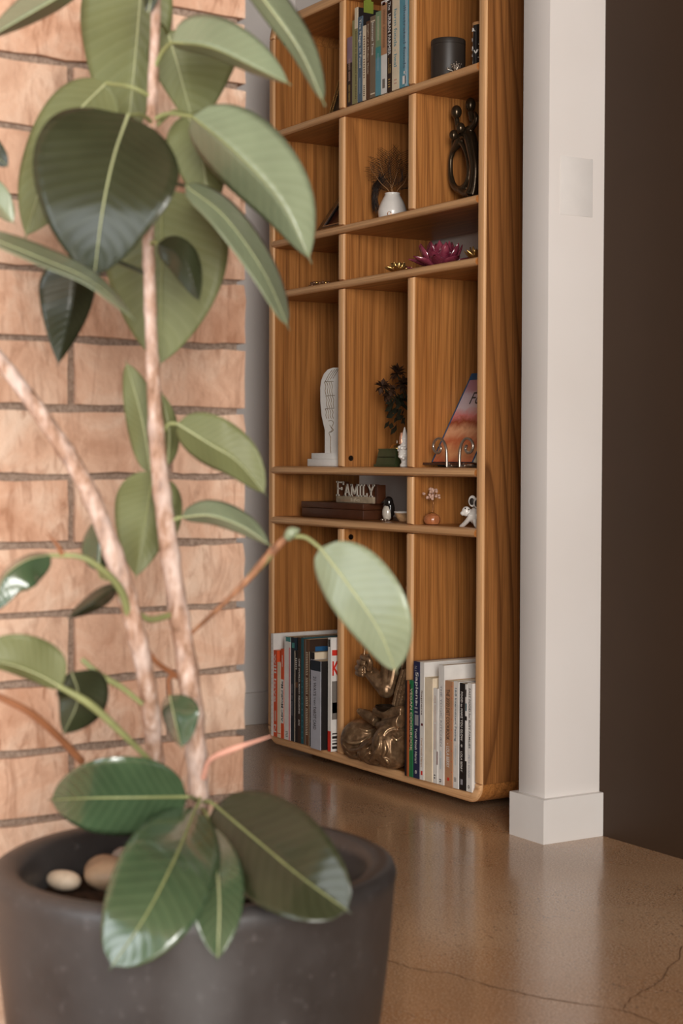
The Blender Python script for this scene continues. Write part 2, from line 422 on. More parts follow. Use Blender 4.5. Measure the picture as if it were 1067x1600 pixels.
for k in range(30):
    z = .019+.085*(k-1)+.005
    if z < 0 or z+.076 > HC: continue
    # courses with a joint at y=-1.0815 alternate with those with one at -1.2075
    even_ = 0; even = (round((.699-.019)/.085)) % 2 == (k-1) % 2
    y1 = BE; first = even
    while y1 > -2.66:
        if first: L = .104; me = half[(k*3) % 3]; first = False
        else: L = .238; me = random.choice(full)
        y0 = y1-L
        o = bpy.data.objects.new('brick', me); COL.objects.link(o); o.parent = bw
        o.location = (BX+random.uniform(-.002, .002), y0, z)
        y1 = y0-.0105

# ------------------------------------------------------------------ bookcase
T = .022; BW = .8926; BD = .256; HT = 1.797; BZ = .018
X1, X2 = .3256, .6127
sz = dict(A=1.5195, B=1.2525, C=1.1265, D=.6966, E=.5731); ST = .020
top = {k: v+ST/2 for k, v in sz.items()}; top['bottom'] = .041
bc = thing('bookcase', 'tall open-backed oak bookcase with rounded corners standing against the white wall', 'bookcase', (BW/2, BD/2, 0))
RO = .042
def board_end_profile(y, zs, zo):
    """front-view outline of the top (zs=-1 down) or bottom board with quarter-round ends"""
    pts = []
    ri = RO-T
    z0 = zo
    for k in range(9):
        a = PI/2*k/8; pts.append((RO-RO*math.cos(a), z0+zs*(RO-RO*math.sin(a))))
    for k in range(9):
        a = PI/2*k/8; pts.append((BW-RO+RO*math.sin(a), z0+zs*(RO-RO*math.cos(a))))
    inn = []
    for k in range(9):
        a = PI/2*k/8; inn.append((BW-RO+ri*math.cos(a), z0+zs*(RO-ri*math.sin(a))))
    for k in range(9):
        a = PI/2*k/8; inn.append((RO-ri*math.sin(a), z0+zs*(RO-ri*math.cos(a))))
    return [Vector((x, y, z)) for x, z in pts+inn]
def rounded_extrude(outline, y0, y1, name, mat, parent):
    """outline (list of Vector, y ignored) extruded in depth with eased front and back edges"""
    mb = MB(); n = len(outline)
    cen = None
    rings = []
    # inward offset for easing
    def off(d):
        out = []
        for i in range(n):
            a, b, c = outline[i-1], outline[i], outline[(i+1) % n]
            t1 = Vector((b.x-a.x, b.z-a.z)); t2 = Vector((c.x-b.x, c.z-b.z))
            if t1.length < 1e-7: t1 = t2
            if t2.length < 1e-7: t2 = t1
            t = (t1.normalized()+t2.normalized()).normalized(); nn = Vector((-t.y, t.x))
            out.append((b.x+nn.x*d, b.z+nn.y*d))
        return out
    area = sum(outline[i].x*outline[(i+1) % n].z-outline[(i+1) % n].x*outline[i].z for i in range(n))
    s = 1 if area > 0 else -1
    e = .006
    for d, y in ((e, y0), (e*.45, y0+e*.2), (e*.1, y0+e*.6), (0, y0+e*1.2), (0, y1-e), (e*.6, y1)):
        rings.append([Vector((x, y, z)) for x, z in off(d*s)])
    vs = [p for r in rings for p in r]; fs = []
    mi = []
    for k in range(len(rings)-1):
        for i in range(n): fs.append((k*n+i, k*n+(i+1) % n, (k+1)*n+(i+1) % n, (k+1)*n+i)); mi.append(1 if k < 3 else 0)
    mi += [1, 0]
    fs.append(list(range(n))); fs.append([(len(rings)-1)*n+i for i in range(n)][::-1])
    mb.add(vs, fs); mb.mi = mi
    return mb.build(name, [mat, wood_liph if mat is wood_h else wood_lip], parent, weld=False)
def rect(x0, x1, z0, z1): return [Vector((x0, 0, z0)), Vector((x1, 0, z0)), Vector((x1, 0, z1)), Vector((x0, 0, z1))]
rounded_extrude(board_end_profile(0, -1, HT), 0, BD, 'top_board', wood_h, bc)
rounded_extrude(board_end_profile(0, 1, BZ), 0, BD, 'bottom_board', wood_h, bc)
g = .0004
rounded_extrude(rect(0, T, BZ+RO+g, HT-RO-g), 0, BD, 'side_panel', wood_v, bc)
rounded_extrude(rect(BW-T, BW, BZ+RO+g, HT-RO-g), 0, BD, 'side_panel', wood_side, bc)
tz = HT-T; bz = BZ+T
def divider(x, z0, z1): rounded_extrude(rect(x, x+T, z0, z1), .002, BD-.002, 'divider', wood_v, bc)
divider(X1, top['A'], tz); divider(X1, top['B'], sz['A']-ST/2); divider(X1, top['C'], sz['B']-ST/2); divider(X1, top['D'], sz['C']-ST/2); divider(X1, bz, sz['E']-ST/2)
divider(X2, top['A'], tz); divider(X2, top['B'], sz['A']-ST/2); divider(X2, top['D'], sz['C']-ST/2); divider(X2, top['E'], sz['D']-ST/2); divider(X2, bz, sz['E']-ST/2)
for k, z in sz.items():
    # bullnosed shelf: profile in y-z swept along x
    pr = [(0.0, z-.003), (.001, z+.003), (.004, z+.0065), (.010, z+ST/2-.0008), (.018, z+ST/2), (BD-.004, z+ST/2), (BD-.004, z-ST/2), (.022, z-ST/2), (.010, z-.0085), (.003, z-.0065)]
    mb = MB().prism([(T+.0002, y-.004, zz) for y, zz in pr], (BW-2*T-.0004, 0, 0))
    for i in (0, 1, 2, 3, 8, 9): mb.mi[2+i] = 1
    mb.build('shelf', [wood_h, wood_liph], bc, angle=50)
MB().box((.10, .07, 0), (BW-.12, BD-.03, BZ)).build('plinth', dark_paint, bc, smooth=False)  # plinth painted dark: shade under the bottom board put into its colour
bolt_mat = plain('dark_bolt', rgb(48, 34, 24), .4, .8)
def bolt(px, py, xf):
    d = (px-533.5)*RI-(py-800)*UP+F*FW; p = CAM+d*((xf-CAM.x)/d.x)
    m = MB(); n = 16
    vs = [(xf+.0002, p.y, p.z)]; 
    for r, h in ((.0065, .0004), (.0062, .0016), (.003, .0012), (.0028, .0004)):
        for k in range(n): vs.append((xf+h, p.y+r*math.cos(2*PI*k/n), p.z+r*math.sin(2*PI*k/n)))
    fs = []
    for i in range(3):
        for k in range(n): fs.append((1+i*n+k, 1+i*n+(k+1) % n, 1+(i+1)*n+(k+1) % n, 1+(i+1)*n+k))
    fs.append([1+3*n+k for k in range(n)])
    m.add(vs, fs).build('bolt', bolt_mat, bc)
bolt(446, 67, T); bolt(548, 716, X1+T); bolt(548, 839, X1+T)

# ------------------------------------------------------------------ planter
Z0 = 1.70
pc = P(305, 1340, Z0); PR = .2065; PZ = pc.z
pot = thing('planter', 'round charcoal concrete planter with thick rim on the floor by the brick wall', 'planter', (pc.x, pc.y, 0))
def potprof():
    out = [(.13, .0), (.150, .004), (.168, .03), (.182, .09), (.192, .16), (.199, .22)]
    out += [(PR-.0015, PZ-.022), (PR, PZ-.012), (PR-.003, PZ-.004), (PR-.010, PZ), (PR-.022, PZ-.001), (PR-.029, PZ-.006), (PR-.032, PZ-.014), (PR-.036, PZ-.10)]
    return out
po = MB().lathe(potprof(), (pc.x, pc.y, 0), 72).build('pot', pot_mat, pot, angle=60)
sm_ = MB(); n = 40; vs = []; fs = []
for i in range(9):
    for k in range(n):
        a = 2*PI*k/n; r = (PR-.034)*i/8 if i else .002
        vs.append((pc.x+r*math.cos(a), pc.y+r*math.sin(a), PZ-.046+random.uniform(-.003, .003)))
for i in range(8):
    for k in range(n): fs.append((i*n+k, i*n+(k+1) % n, (i+1)*n+(k+1) % n, (i+1)*n+k))
fs.append([k for k in range(n)])
sm_.add(vs, fs).build('soil', soil_mat, pot)
# pebbles
def pebble(px, py, rx, ry, rz, mat, label, seed):
    d = (px-533.5)*RI-(py-800)*UP+F*FW; zc = PZ-.046+rz*.75; p = CAM+d*((zc-CAM.z)/d.z)
    rnd = random.Random(seed); mb = MB().ell(p, (rx, ry, rz), Matrix.Rotation(rnd.uniform(0, 3), 3, 'Z'), 18, 12)
    ph = [rnd.uniform(0, 6) for _ in range(3)]
    for v in mb.v:
        q = v-p
        v += q*(.10*math.sin(q.x*110+ph[0])+.10*math.sin(q.y*120+ph[1])+.08*math.sin(q.z*150+ph[2]))
    o = mb.build('pebble', mat, None); tag(o, label, 'pebble', 'pebbles on the soil of the planter')
cream = plain('pebble_cream', rgb(190, 172, 150), .6, 0, .4, .12, 60)
tanp = plain('pebble_tan', rgb(150, 124, 98), .6, 0, .4, .16, 40)
greyp = plain('pebble_grey', rgb(120, 108, 98), .6, 0, .4, .16, 40)
pebble(99, 1375, .020, .014, .013, cream, 'small cream pebble nearest the left rim of the planter', 1)
pebble(166, 1366, .036, .026, .018, tanp, 'big flat tan pebble left of the leaning glossy leaf', 2)
pebble(205, 1352, .026, .020, .018, greyp, 'grey-brown pebble behind the big tan pebble', 3)
pebble(540, 1356, .018, .014, .014, cream, 'white pebble by the right rim under the broad dark leaf', 4)
pebble(384, 1392, .016, .013, .012, cream, 'cream pebble between the two front leaves hanging over the rim', 5)
pebble(508, 1318, .020, .016, .014, greyp, 'dark grey pebble at the far right of the soil', 6)

# ------------------------------------------------------------------ rubber plant
stem_px = [(302, 1420, .015), (306, 1340, .01), (310, 1260, .0), (306, 1170, -.02), (298, 1085, -.03), (281, 970, -.03), (262, 840, -.02), (246, 700, -.01), (238, 560, 0), (234, 450, 0), (232, 350, .0), (237, 190, 0), (242, 60, 0), (246, -60, 0)]
rp = thing('rubber_plant', 'tall rubber plant with big oval leaves growing from the charcoal planter', 'plant', tuple(P(302, 1420, Z0+.015)))
def stalk(name, pts, r, mat, n=24, parent=rp, seg=8, knots=0):
    q = cr([P(x, y, Z0+dz) for x, y, dz in pts], n)
    rr = crs(r, n) if isinstance(r, (list, tuple)) else [r]*(n+1)
    if knots:
        rnd = random.Random(len(pts)*7+n)
        rr = [v*(1+(.12 if i % knots == 0 else rnd.uniform(-.05, .04))) for i, v in enumerate(rr)]
    return MB().tube(q, rr, seg).build(name, mat, parent, angle=80)
px2m = Z0/F
stalk('stem', stem_px, [x*px2m for x in (17, 17, 16, 16, 16.5, 15.5, 14.5, 12.5, 10, 9.5, 9, 8.5, 7.5, 7)], bark_mat, 90, seg=12, knots=5)
stalk('stem', [(268, 1420, .03), (248, 1290, .02), (241, 1180, -.01), (233, 1090, -.05), (212, 985, -.08), (182, 880, -.08), (132, 755, -.07), (62, 645, -.06), (-2, 560, -.05), (-60, 490, -.04)],
      [x*px2m for x in (15, 15, 14, 13.5, 14, 14.5, 13.5, 12, 11, 10)], bark_mat, 70, seg=12, knots=5)

def prof(t, a, b):
    tp = a/(a+b); nm_ = (tp**a)*((1-tp)**b)
    return (max(t, 0)**a)*(max(1-t, 0)**b)/nm_
LEAFN = [0]
def leaf(mid, wA, wB, dA=0., dB=0., mats=None, a=.55, b=.62, bend=.0, drip=.035, mid_mat=None, stalk_pts=None, stalk_mat=None, wave=.003, rib=2.2, label=None):
    """mid: midrib base->tip as (px, py, depth offset); wA/wB: seen half-widths on the side (dy,-dx) / (-dy,dx);
    dA/dB: how far (m) each edge lies behind the midrib"""
    LEAFN[0] += 1; rnd = random.Random(LEAFN[0])
    N = 30; Mx = 6
    q = cr([Vector((x, y, z)) for x, y, z in mid], N)
    vs = []; uv = []; fs = []
    ph = rnd.uniform(0, 6)
    for i in range(N+1):
        t = i/N
        tg = q[min(i+1, N)]-q[max(i-1, 0)]; l = math.hypot(tg.x, tg.y) or 1; n2 = (tg.y/l, -tg.x/l)
        s = t/(1-drip) if drip else t
        w = prof(min(s, 1), a, b*1.3)
        w = max(w, .045*(1-t) if t > .8 else 0, .02)
        if i == N: w = .004
        if i == 0: w = .03
        for j in range(-Mx, Mx+1):
            u = j/Mx; au = abs(u)
            ww = (wA if u >= 0 else wB)*w; dd = (dA if u >= 0 else dB)*w
            sg = 1 if u >= 0 else -1
            off = ww*au*sg
            dz = dd*au + bend*au*au*w + wave*math.sin(t*11+ph+u*2)*au*w
            vs.append(P(q[i].x+n2[0]*off, q[i].y+n2[1]*off, Z0+q[i].z+dz)); uv.append((t, u))
    K = 2*Mx+1
    for i in range(N):
        for j in range(K-1): fs.append((i*K+j, i*K+j+1, (i+1)*K+j+1, (i+1)*K+j))
    o0 = root_loc(rp)
    me = bpy.data.meshes.new('leaf'); me.from_pydata([tuple(v-o0) for v in vs], [], fs)
    ul = me.uv_layers.new(name='leaf')
    for lp in me.loops: ul.data[lp.index].uv = uv[lp.vertex_index]
    mats = mats or (leaf_top, leaf_under)
    for m_ in mats: me.materials.append(m_)
    # face normals toward the camera
    me.update(); tot = 0
    for p_ in me.polygons:
        tot += p_.normal.dot(CAM-o0-p_.center)*p_.area
    if tot < 0: me.flip_normals()
    for p_ in me.polygons: p_.use_smooth = True
    o = bpy.data.objects.new('leaf', me); COL.objects.link(o); o.parent = rp
    so = o.modifiers.new('thickness', 'SOLIDIFY'); so.thickness = .0009; so.offset = -1; so.material_offset = 1
    if rib:
        rr = [.72*rib*px2m*(1.15-.9*i/N) for i in range(N+1)]
        mp = [P(v.x, v.y, Z0+v.z-.0006) for v in q]
        MB().tube(mp[:N], rr[:N], 6).build('midrib', mid_mat or vein_mat, o, angle=90)
    if stalk_pts:
        stalk('stalk', stalk_pts, [3.6*px2m, 3.0*px2m], stalk_mat or petiole_mat, 14)
    return o
UN = (leaf_under, leaf_top); TP = (leaf_top, leaf_under); DK = (leaf_dark, leaf_under); PL = (leaf_pale, leaf_under)
# --- crown of the main stem (farther ones first)
leaf([(252, 296, .05), (253, 420, .07), (249, 578, .08)], 104, 92, -.01, .015, UN, .5, .6, mid_mat=petiole_mat, stalk_pts=[(234, 275, 0), (245, 282, .02), (252, 298, .05)])
leaf([(224, -60, .08), (214, 60, .08), (196, 245, .07)], 52, 92, .01, .02, UN, .45, .6, rib=3, stalk_pts=[(245, -40, 0), (236, -62, .03), (224, -60, .08)])
leaf([(262, 50, .07), (280, 110, .07), (308, 215, .06)], 112, 42, .02, .01, UN, .42, .75, stalk_pts=[(243, 40, 0), (252, 38, .03), (262, 52, .07)])
leaf([(292, 178, .05), (312, 225, .06), (330, 345, .06)], 50, 52, .02, .01, UN, .5, .6, stalk_pts=[(240, 200, 0), (270, 175, .02), (292, 178, .05)])
leaf([(166, 130, .01), (115, 185, .04), (68, 280, .06), (38, 376, .06)], 80, 50, .0, .015, UN, .55, .6, stalk_pts=[(238, 152, 0), (205, 136, -.01), (166, 130, .01)])
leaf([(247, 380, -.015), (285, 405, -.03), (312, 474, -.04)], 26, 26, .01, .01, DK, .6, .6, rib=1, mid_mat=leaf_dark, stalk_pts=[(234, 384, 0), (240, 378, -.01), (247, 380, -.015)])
leaf([(268, 66, -.03), (330, 74, -.06), (400, 106, -.08), (455, 133, -.09)], 50, 15, .03, .06, PL, .42, .62, mid_mat=petiole_mat, stalk_pts=[(240, 112, 0), (252, 84, -.01), (268, 66, -.03)], stalk_mat=petiole_mat)
leaf([(300, 182, -.03), (372, 242, -.06), (440, 318, -.07), (487, 412, -.07)], 70, 48, .03, .06, (leaf_pale, leaf_under), .52, .62, mid_mat=petiole_mat, stalk_pts=[(238, 188, 0), (262, 178, -.01), (300, 182, -.03)])
leaf([(290, 290, -.03), (352, 340, -.05), (412, 425, -.05), (453, 516, -.04)], 26, 22, .06, -.03, PL, .4, .42, rib=1.4, stalk_pts=[(234, 312, 0), (262, 288, -.01), (290, 290, -.03)], stalk_mat=leaf_dark)
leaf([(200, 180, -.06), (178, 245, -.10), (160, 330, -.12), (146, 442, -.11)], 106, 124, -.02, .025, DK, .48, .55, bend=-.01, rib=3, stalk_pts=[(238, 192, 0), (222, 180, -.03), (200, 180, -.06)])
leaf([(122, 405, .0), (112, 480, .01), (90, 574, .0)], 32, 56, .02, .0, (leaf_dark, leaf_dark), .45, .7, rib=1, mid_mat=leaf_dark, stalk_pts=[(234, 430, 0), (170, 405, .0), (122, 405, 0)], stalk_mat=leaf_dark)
leaf([(-40, 362, -.16), (60, 402, -.17), (140, 438, -.18), (212, 500, -.18)], 20, 10, .08, -.04, PL, .4, .5, rib=1.2)
leaf([(132, -28, -.02), (60, 14, -.04), (-30, 66, -.06)], 18, 34, .05, .05, PL, .5, .6, rib=2)
leaf([(372, -50, -.08), (420, 10, -.1), (470, 82, -.1), (508, 166, -.1)], 32, 18, .04, .03, PL, .35, .45, rib=1.8)
leaf([(-40, 205, .02), (-18, 232, .02), (14, 262, .02)], 22, 18, .0, .0, DK, .5, .5, rib=1)
leaf([(-40, 280, .0), (-10, 310, .0), (22, 350, .0)], 26, 18, .0, .02, PL, .5, .5, rib=1)
leaf([(232, 20, -.02), (238, -20, -.02), (240, -70, -.02)], 12, 12, .0, .0, DK, .5, .5, rib=1)
# --- middle of the stem
leaf([(236, 738, .03), (222, 655, .04), (196, 562, .05)], 26, 32, .01, .0, UN, .5, .5, stalk_pts=[(250, 745, -.01), (243, 748, .01), (236, 738, .03)])
leaf([(262, 726, .05), (264, 672, .06), (252, 612, .06)], 16, 16, .01, .01, UN, .5, .5, stalk_pts=[(250, 738, -.01), (256, 736, .02), (262, 726, .05)])
leaf([(240, 736, .02), (228, 810, .03), (212, 906, .03)], 44, 52, .01, .015, UN, .5, .6, mid_mat=petiole_mat)
leaf([(264, 752, .04), (274, 788, .05), (276, 836, .05)], 11, 11, .01, .01, UN, .5, .5, rib=1)
leaf([(277, 662, .0), (325, 692, -.01), (372, 722, -.01), (417, 775, -.01)], 46, 32, .0, .02, (leaf_under, leaf_top), .5, .55, stalk_pts=[(247, 690, -.01), (262, 664, 0), (277, 662, 0)])
leaf([(284, 808, -.02), (330, 806, -.04), (380, 824, -.05), (424, 854, -.05)], 26, 14, .03, .02, PL, .55, .55, rib=1.6, stalk_pts=[(260, 820, -.02), (272, 812, -.02), (284, 808, -.02)])
leaf([(155, 892, -.02), (158, 850, -.02), (168, 800, -.01)], 30, 18, .02, .02, TP, .5, .5, rib=1.4, stalk_pts=[(178, 905, -.06), (160, 902, -.04), (155, 892, -.02)])
# --- side shoot with the big pale leaf
stalk('twig', [(298, 990, -.03), (340, 952, -.05), (385, 908, -.06), (425, 862, -.07), (452, 836, -.08)], [3.0*px2m, 4*px2m, 5*px2m, 6.5*px2m, 5*px2m], bark_young, 24, knots=6)
stalk('twig', [(385, 908, -.06), (410, 880, -.065), (424, 864, -.07)], [5*px2m, 6.5*px2m, 6*px2m], petiole_mat, 10)
stalk('bud', [(448, 842, -.08), (456, 832, -.082), (468, 828, -.084)], [6*px2m, 9*px2m, 2*px2m], leaf_pale, 10)
leaf([(500, 856, -.09), (545, 915, -.11), (592, 985, -.12), (620, 1054, -.11)], 66, 42, -.012, .012, PL, .5, .5, rib=2.6, stalk_pts=[(455, 838, -.08), (478, 840, -.085), (500, 856, -.09)])
# --- left shoots
stalk('twig', [(205, 980, -.08), (190, 925, -.10), (160, 890, -.12), (125, 870, -.13), (78, 868, -.13)], [6*px2m, 6*px2m, 5*px2m, 4*px2m, 3*px2m], petiole_mat, 24)
stalk('bud', [(98, 868, -.13), (90, 852, -.135), (72, 832, -.14)], [4*px2m, 3*px2m, .6*px2m], petiole_brown, 10)
leaf([(80, 866, -.13), (40, 876, -.15), (5, 905, -.16), (-12, 960, -.16)], 42, 8, .0, .02, (leaf_top, leaf_pale), .5, .5, rib=1.4)
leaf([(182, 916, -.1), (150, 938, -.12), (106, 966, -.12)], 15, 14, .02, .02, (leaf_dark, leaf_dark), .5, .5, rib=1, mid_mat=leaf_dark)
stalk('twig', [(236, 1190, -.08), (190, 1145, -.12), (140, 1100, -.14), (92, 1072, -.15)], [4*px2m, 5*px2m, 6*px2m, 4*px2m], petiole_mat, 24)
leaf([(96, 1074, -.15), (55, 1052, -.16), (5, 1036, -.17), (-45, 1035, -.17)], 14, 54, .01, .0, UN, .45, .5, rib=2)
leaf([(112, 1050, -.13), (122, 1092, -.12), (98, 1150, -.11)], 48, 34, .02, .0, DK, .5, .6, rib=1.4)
stalk('twig', [(128, 1190, -.06), (90, 1150, -.09), (45, 1112, -.12), (-20, 1080, -.14)], [6*px2m, 6*px2m, 5.5*px2m, 5*px2m], petiole_brown, 20)
stalk('twig', [(222, 1100, -.08), (190, 1074, -.09), (158, 1056, -.1), (128, 1030, -.1)], [3.5*px2m, 4.5*px2m, 5*px2m, 4*px2m], petiole_mat, 16)
stalk('twig', [(212, 955, -.08), (235, 968, -.06), (270, 960, -.03)], [4*px2m, 5*px2m, 5*px2m], petiole_mat, 12)
stalk('twig', [(215, 985, -.08), (240, 1030, -.06), (278, 1058, -.03)], [4*px2m, 4*px2m, 5*px2m], petiole_brown, 12)
leaf([(265, 1086, -.05), (272, 1120, -.07), (284, 1170, -.07)], 40, 18, -.01, .03, TP, .5, .5, rib=1.4, stalk_pts=[(282, 1056, -.03), (264, 1060, -.04), (265, 1088, -.05)], stalk_mat=petiole_brown)
stalk('bud', [(318, 1215, -.02), (328, 1188, -.04), (360, 1172, -.06), (424, 1150, -.09)], [5*px2m, 4*px2m, 5*px2m, .8*px2m], plain('pink_sheath', rgb(206, 150, 130), .5), 18)
# --- leaves over the rim
leaf([(292, 1245, -.06), (220, 1246, -.085), (140, 1247, -.085), (74, 1250, -.045)], 60, 64, .018, -.022, TP, .5, .46, rib=3, mid_mat=petiole_mat, stalk_pts=[(310, 1252, 0), (300, 1246, -.04), (292, 1245, -.06)])
leaf([(326, 1292, -.08), (342, 1390, -.2), (340, 1504, -.245)], 40, 50, .0, -.01, (leaf_top, leaf_under), .6, .55, rib=3, stalk_pts=[(312, 1262, 0), (322, 1270, -.03), (326, 1292, -.06)])
leaf([(336, 1258, -.03), (400, 1312, -.12), (470, 1370, -.2), (550, 1428, -.235)], 82, 78, .0, -.03, (leaf_dark, leaf_under), .5, .42, rib=3, mid_mat=petiole_mat, stalk_pts=[(312, 1256, 0), (324, 1252, -.02), (336, 1258, -.03)])
leaf([(306, 1262, -.05), (274, 1340, -.175), (228, 1430, -.238), (170, 1517, -.250)], 74, 80, -.014, .016, TP, .55, .45, rib=3.2, mid_mat=petiole_mat, stalk_pts=[(310, 1244, 0), (312, 1250, -.02), (306, 1264, -.04)])
G1 = 'books at the left of the bottom shelf'
G2 = 'books at the right of the bottom shelf'
G3 = 'books on the top shelf'
# ------------------------------------------------------------------ books
def C_(name, r, g, b, rough=.5): return plain('book_'+name, rgb(r, g, b), rough, 0, .4, .05, 30)
paper = plain('page_paper', rgb(226, 206, 174), .85, 0, .2, .06, 300)
PALETTE = dict(white=(226, 221, 214), cream=(226, 208, 180), orange=(214, 84, 44), red=(206, 50, 36), pink=(226, 150, 150), teal=(74, 140, 134), dteal=(30, 84, 92),
    black=(34, 28, 26), navy=(40, 42, 72), ink=(30, 40, 48), brown=(98, 66, 44), dbrown=(58, 40, 30), tan=(184, 136, 100), terracotta=(176, 92, 50), green=(40, 116, 70),
    grey=(150, 146, 150), silver=(178, 178, 186), purple=(142, 114, 124), olive=(146, 138, 94), bluegrey=(92, 110, 124), taupe=(126, 108, 88), sage=(122, 146, 110),
    aqua=(98, 150, 164), pale=(170, 190, 200), gold=(186, 150, 84), mid=(120, 112, 104), blue=(36, 86, 128), lime=(120, 132, 50), darkred=(96, 30, 26), rose=(200, 160, 140), text=(60, 46, 38))
def pm(k): return C_(k, *PALETTE[k])
def book(px0, px1, pyt, row, d, cov, label, group, yf=None, texts=(), bands=(), side=None, pyr=1100, hh=None, prints=(), paperback=True):
    if group is G1: yl = lambda p: -.010+.006*(p-422)/95
    elif group is G2: yl = lambda p: -.016+.014*(p-640)/95
    else: yl = lambda p: .004
    if yf is None: yf = yl((px0+px1)/2)
    zb = top[row]+.0006 if row != 'bottom' else BZ+T+.0006
    x0 = XA(px0, yl(px0), pyr); x1 = XA(px1, yl(px1), pyr)-.0004
    h = (hh if hh else ZA(pyt, (px0+px1)/2, yf)-zb)
    b = thing('book', label, 'book', ((x0+x1)/2, yf+d/2, zb), group)
    ct = min(.0016, (x1-x0)*.18); ins = .0006 if paperback else .003
    cm = pm(cov) if isinstance(cov, str) else cov; sm = pm(side) if side else cm
    mb = MB()
    mb.box((x0, yf, zb), (x1, yf+.0018, zb+h), 0); mb.box((x0, yf+.0018, zb), (x0+ct, yf+d, zb+h), 0); mb.box((x1-ct, yf+.0018, zb), (x1, yf+d, zb+h), 1)
    mb.build('cover', [cm, sm], b, smooth=False)
    MB().box((x0+ct, yf+.0018, zb+ins), (x1-ct, yf+d-ins, zb+h-ins)).build('pages', paper, b, smooth=False)
    w = x1-x0
    for (f0, f1, c, *r) in bands:
        a, e = r if r else (0, 1)
        MB().box((x0+w*a, yf-.0002, zb+h*f0), (x0+w*e, yf+.0004, zb+h*f1)).build('spine_band', pm(c), b, smooth=False)
    for (s, f0, f1, c, fc, fh, dirn) in texts:
        H = w*fh; bold = .012
        if dirn == 'd':   # reads top to bottom
            text('spine_title', s, pm(c), b, (x0+w*fc-H/2, yf-.0005, zb+h*f1), (0, 0, -1), (1, 0, 0), h*(f1-f0), H, bold)
        elif dirn == 'u':
            text('spine_title', s, pm(c), b, (x0+w*fc+H/2, yf-.0005, zb+h*f0), (0, 0, 1), (-1, 0, 0), h*(f1-f0), H, bold)
        elif dirn == 'x':  # upright on the right-hand cover: f0 = (y fraction, z fraction), f1 = (length, height) in metres
            text('cover_title', s, pm(c), b, (x1+.0005, yf+f0[0], zb+f0[1]), (0, 1, 0), (0, 0, 1), f1[0], f1[1], .03)
    for (y0, y1, z0, z1, c) in prints:
        MB().box((x1-.0004, yf+y0, zb+z0), (x1+.0003, yf+y1, zb+z1)).build('cover_print', pm(c), b, smooth=False)
    return b
book(423.3, 427, 990, 'bottom', .235, 'white', 'tall white hardback against the left side panel, first on the bottom shelf', G1, texts=[('. . . . . . . . . . . . . . . . . . . . . .', .04, .95, 'mid', .5, .12, 'd')])
book(427.3, 432.9, 1016, 'bottom', .18, 'orange', 'orange picture book with white brush lettering on its spine', G1, texts=[('will love', .40, .96, 'white', .5, .6, 'd'), ('N', .05, .14, 'white', .5, .6, 'd')], bands=[(.18, .30, 'rose', .3, .7)])
book(433.1, 438.4, 1035, 'bottom', .17, 'cream', 'thin cream book between the orange book and the mindful alphabet book', G1, bands=[(.05, .06, 'red')])
book(438.6, 443.5, 1014, 'bottom', .18, 'orange', 'orange alphabet book with a white title capsule on its spine', G1, bands=[(.17, .66, 'white', .0, .98), (.80, .93, 'white', .42, .55)], texts=[('ABC Mindful Me', .19, .64, 'black', .5, .72, 'u')])
book(443.8, 454, 995, 'bottom', .20, 'white', 'tall white book with teal top band and pink edge on its spine', G1, bands=[(.955, 1, 'teal', .25, 1), (0, .90, 'pink', .74, .98)], texts=[('||', .03, .08, 'black', .45, .35, 'd')])
book(454.2, 460, 996, 'bottom', .205, 'ink', 'tall thin blue-black book beside the pink-edged white one', G1, bands=[(.9, .95, 'teal', .3, 1)], texts=[('|||| || ||||||', .25, .55, 'grey', .4, .3, 'd')])
book(460.2, 465, 1017, 'bottom', .17, 'black', 'short black paperback with white edge on the bottom shelf', G1, bands=[(0, 1, 'cream', 0, .16), (.60, .66, 'brown', .3, 1)], texts=[('|||', .80, .92, 'white', .58, .5, 'd')])
book(465.2, 470, 996.5, 'bottom', .205, 'dbrown', 'dark brown tall book with pale capital title about world religions', G1, texts=[('ONE WORLD, MANY RELIGIONS', .28, .80, 'white', .5, .55, 'd'), ('||', .17, .22, 'white', .5, .5, 'd')])
book(470.2, 474, 996.5, 'bottom', .205, 'dteal', 'deep teal tall book with a dotted spine', G1, texts=[('. . . . . . . . . . .', .05, .6, 'aqua', .6, .2, 'd')])
book(474.2, 482.4, 999, 'bottom', .205, 'brown', 'brown patterned tall book with a blue picture on its cover', G1, bands=[(.0, 1, 'mid', .28, .42)], side='dbrown', prints=[(.018, .075, .19, .236, 'blue'), (.075, .11, .19, .236, 'dteal'), (.115, .15, .19, .236, 'cream')], texts=[('||||||| ||||| ||| ||||||||', .1, .88, 'cream', .68, .4, 'd')])
book(482.8, 490.6, 1019, 'bottom', .185, 'black', 'black paperback with yellowish capital title and cream cover edge', G1, side='cream', bands=[(0, 1, 'cream', 0, .08)], texts=[('UNDERSTANDING', .25, .72, 'gold', .55, .5, 'd'), ('. .', .80, .93, 'grey', .5, .4, 'd')])
book(491, 507, 1033.5, 'bottom', .15, 'silver', 'thick silver-grey book with navy head band and tarot title', G1, bands=[(.885, 1, 'ink')], side='black', yf=-.0155, texts=[('21 WAYS', .60, .82, 'text', .42, .30, 'd'), ('TO READ A', .49, .585, 'text', .42, .2, 'd'), ('TAROT CARD', .22, .48, 'text', .42, .30, 'd')])
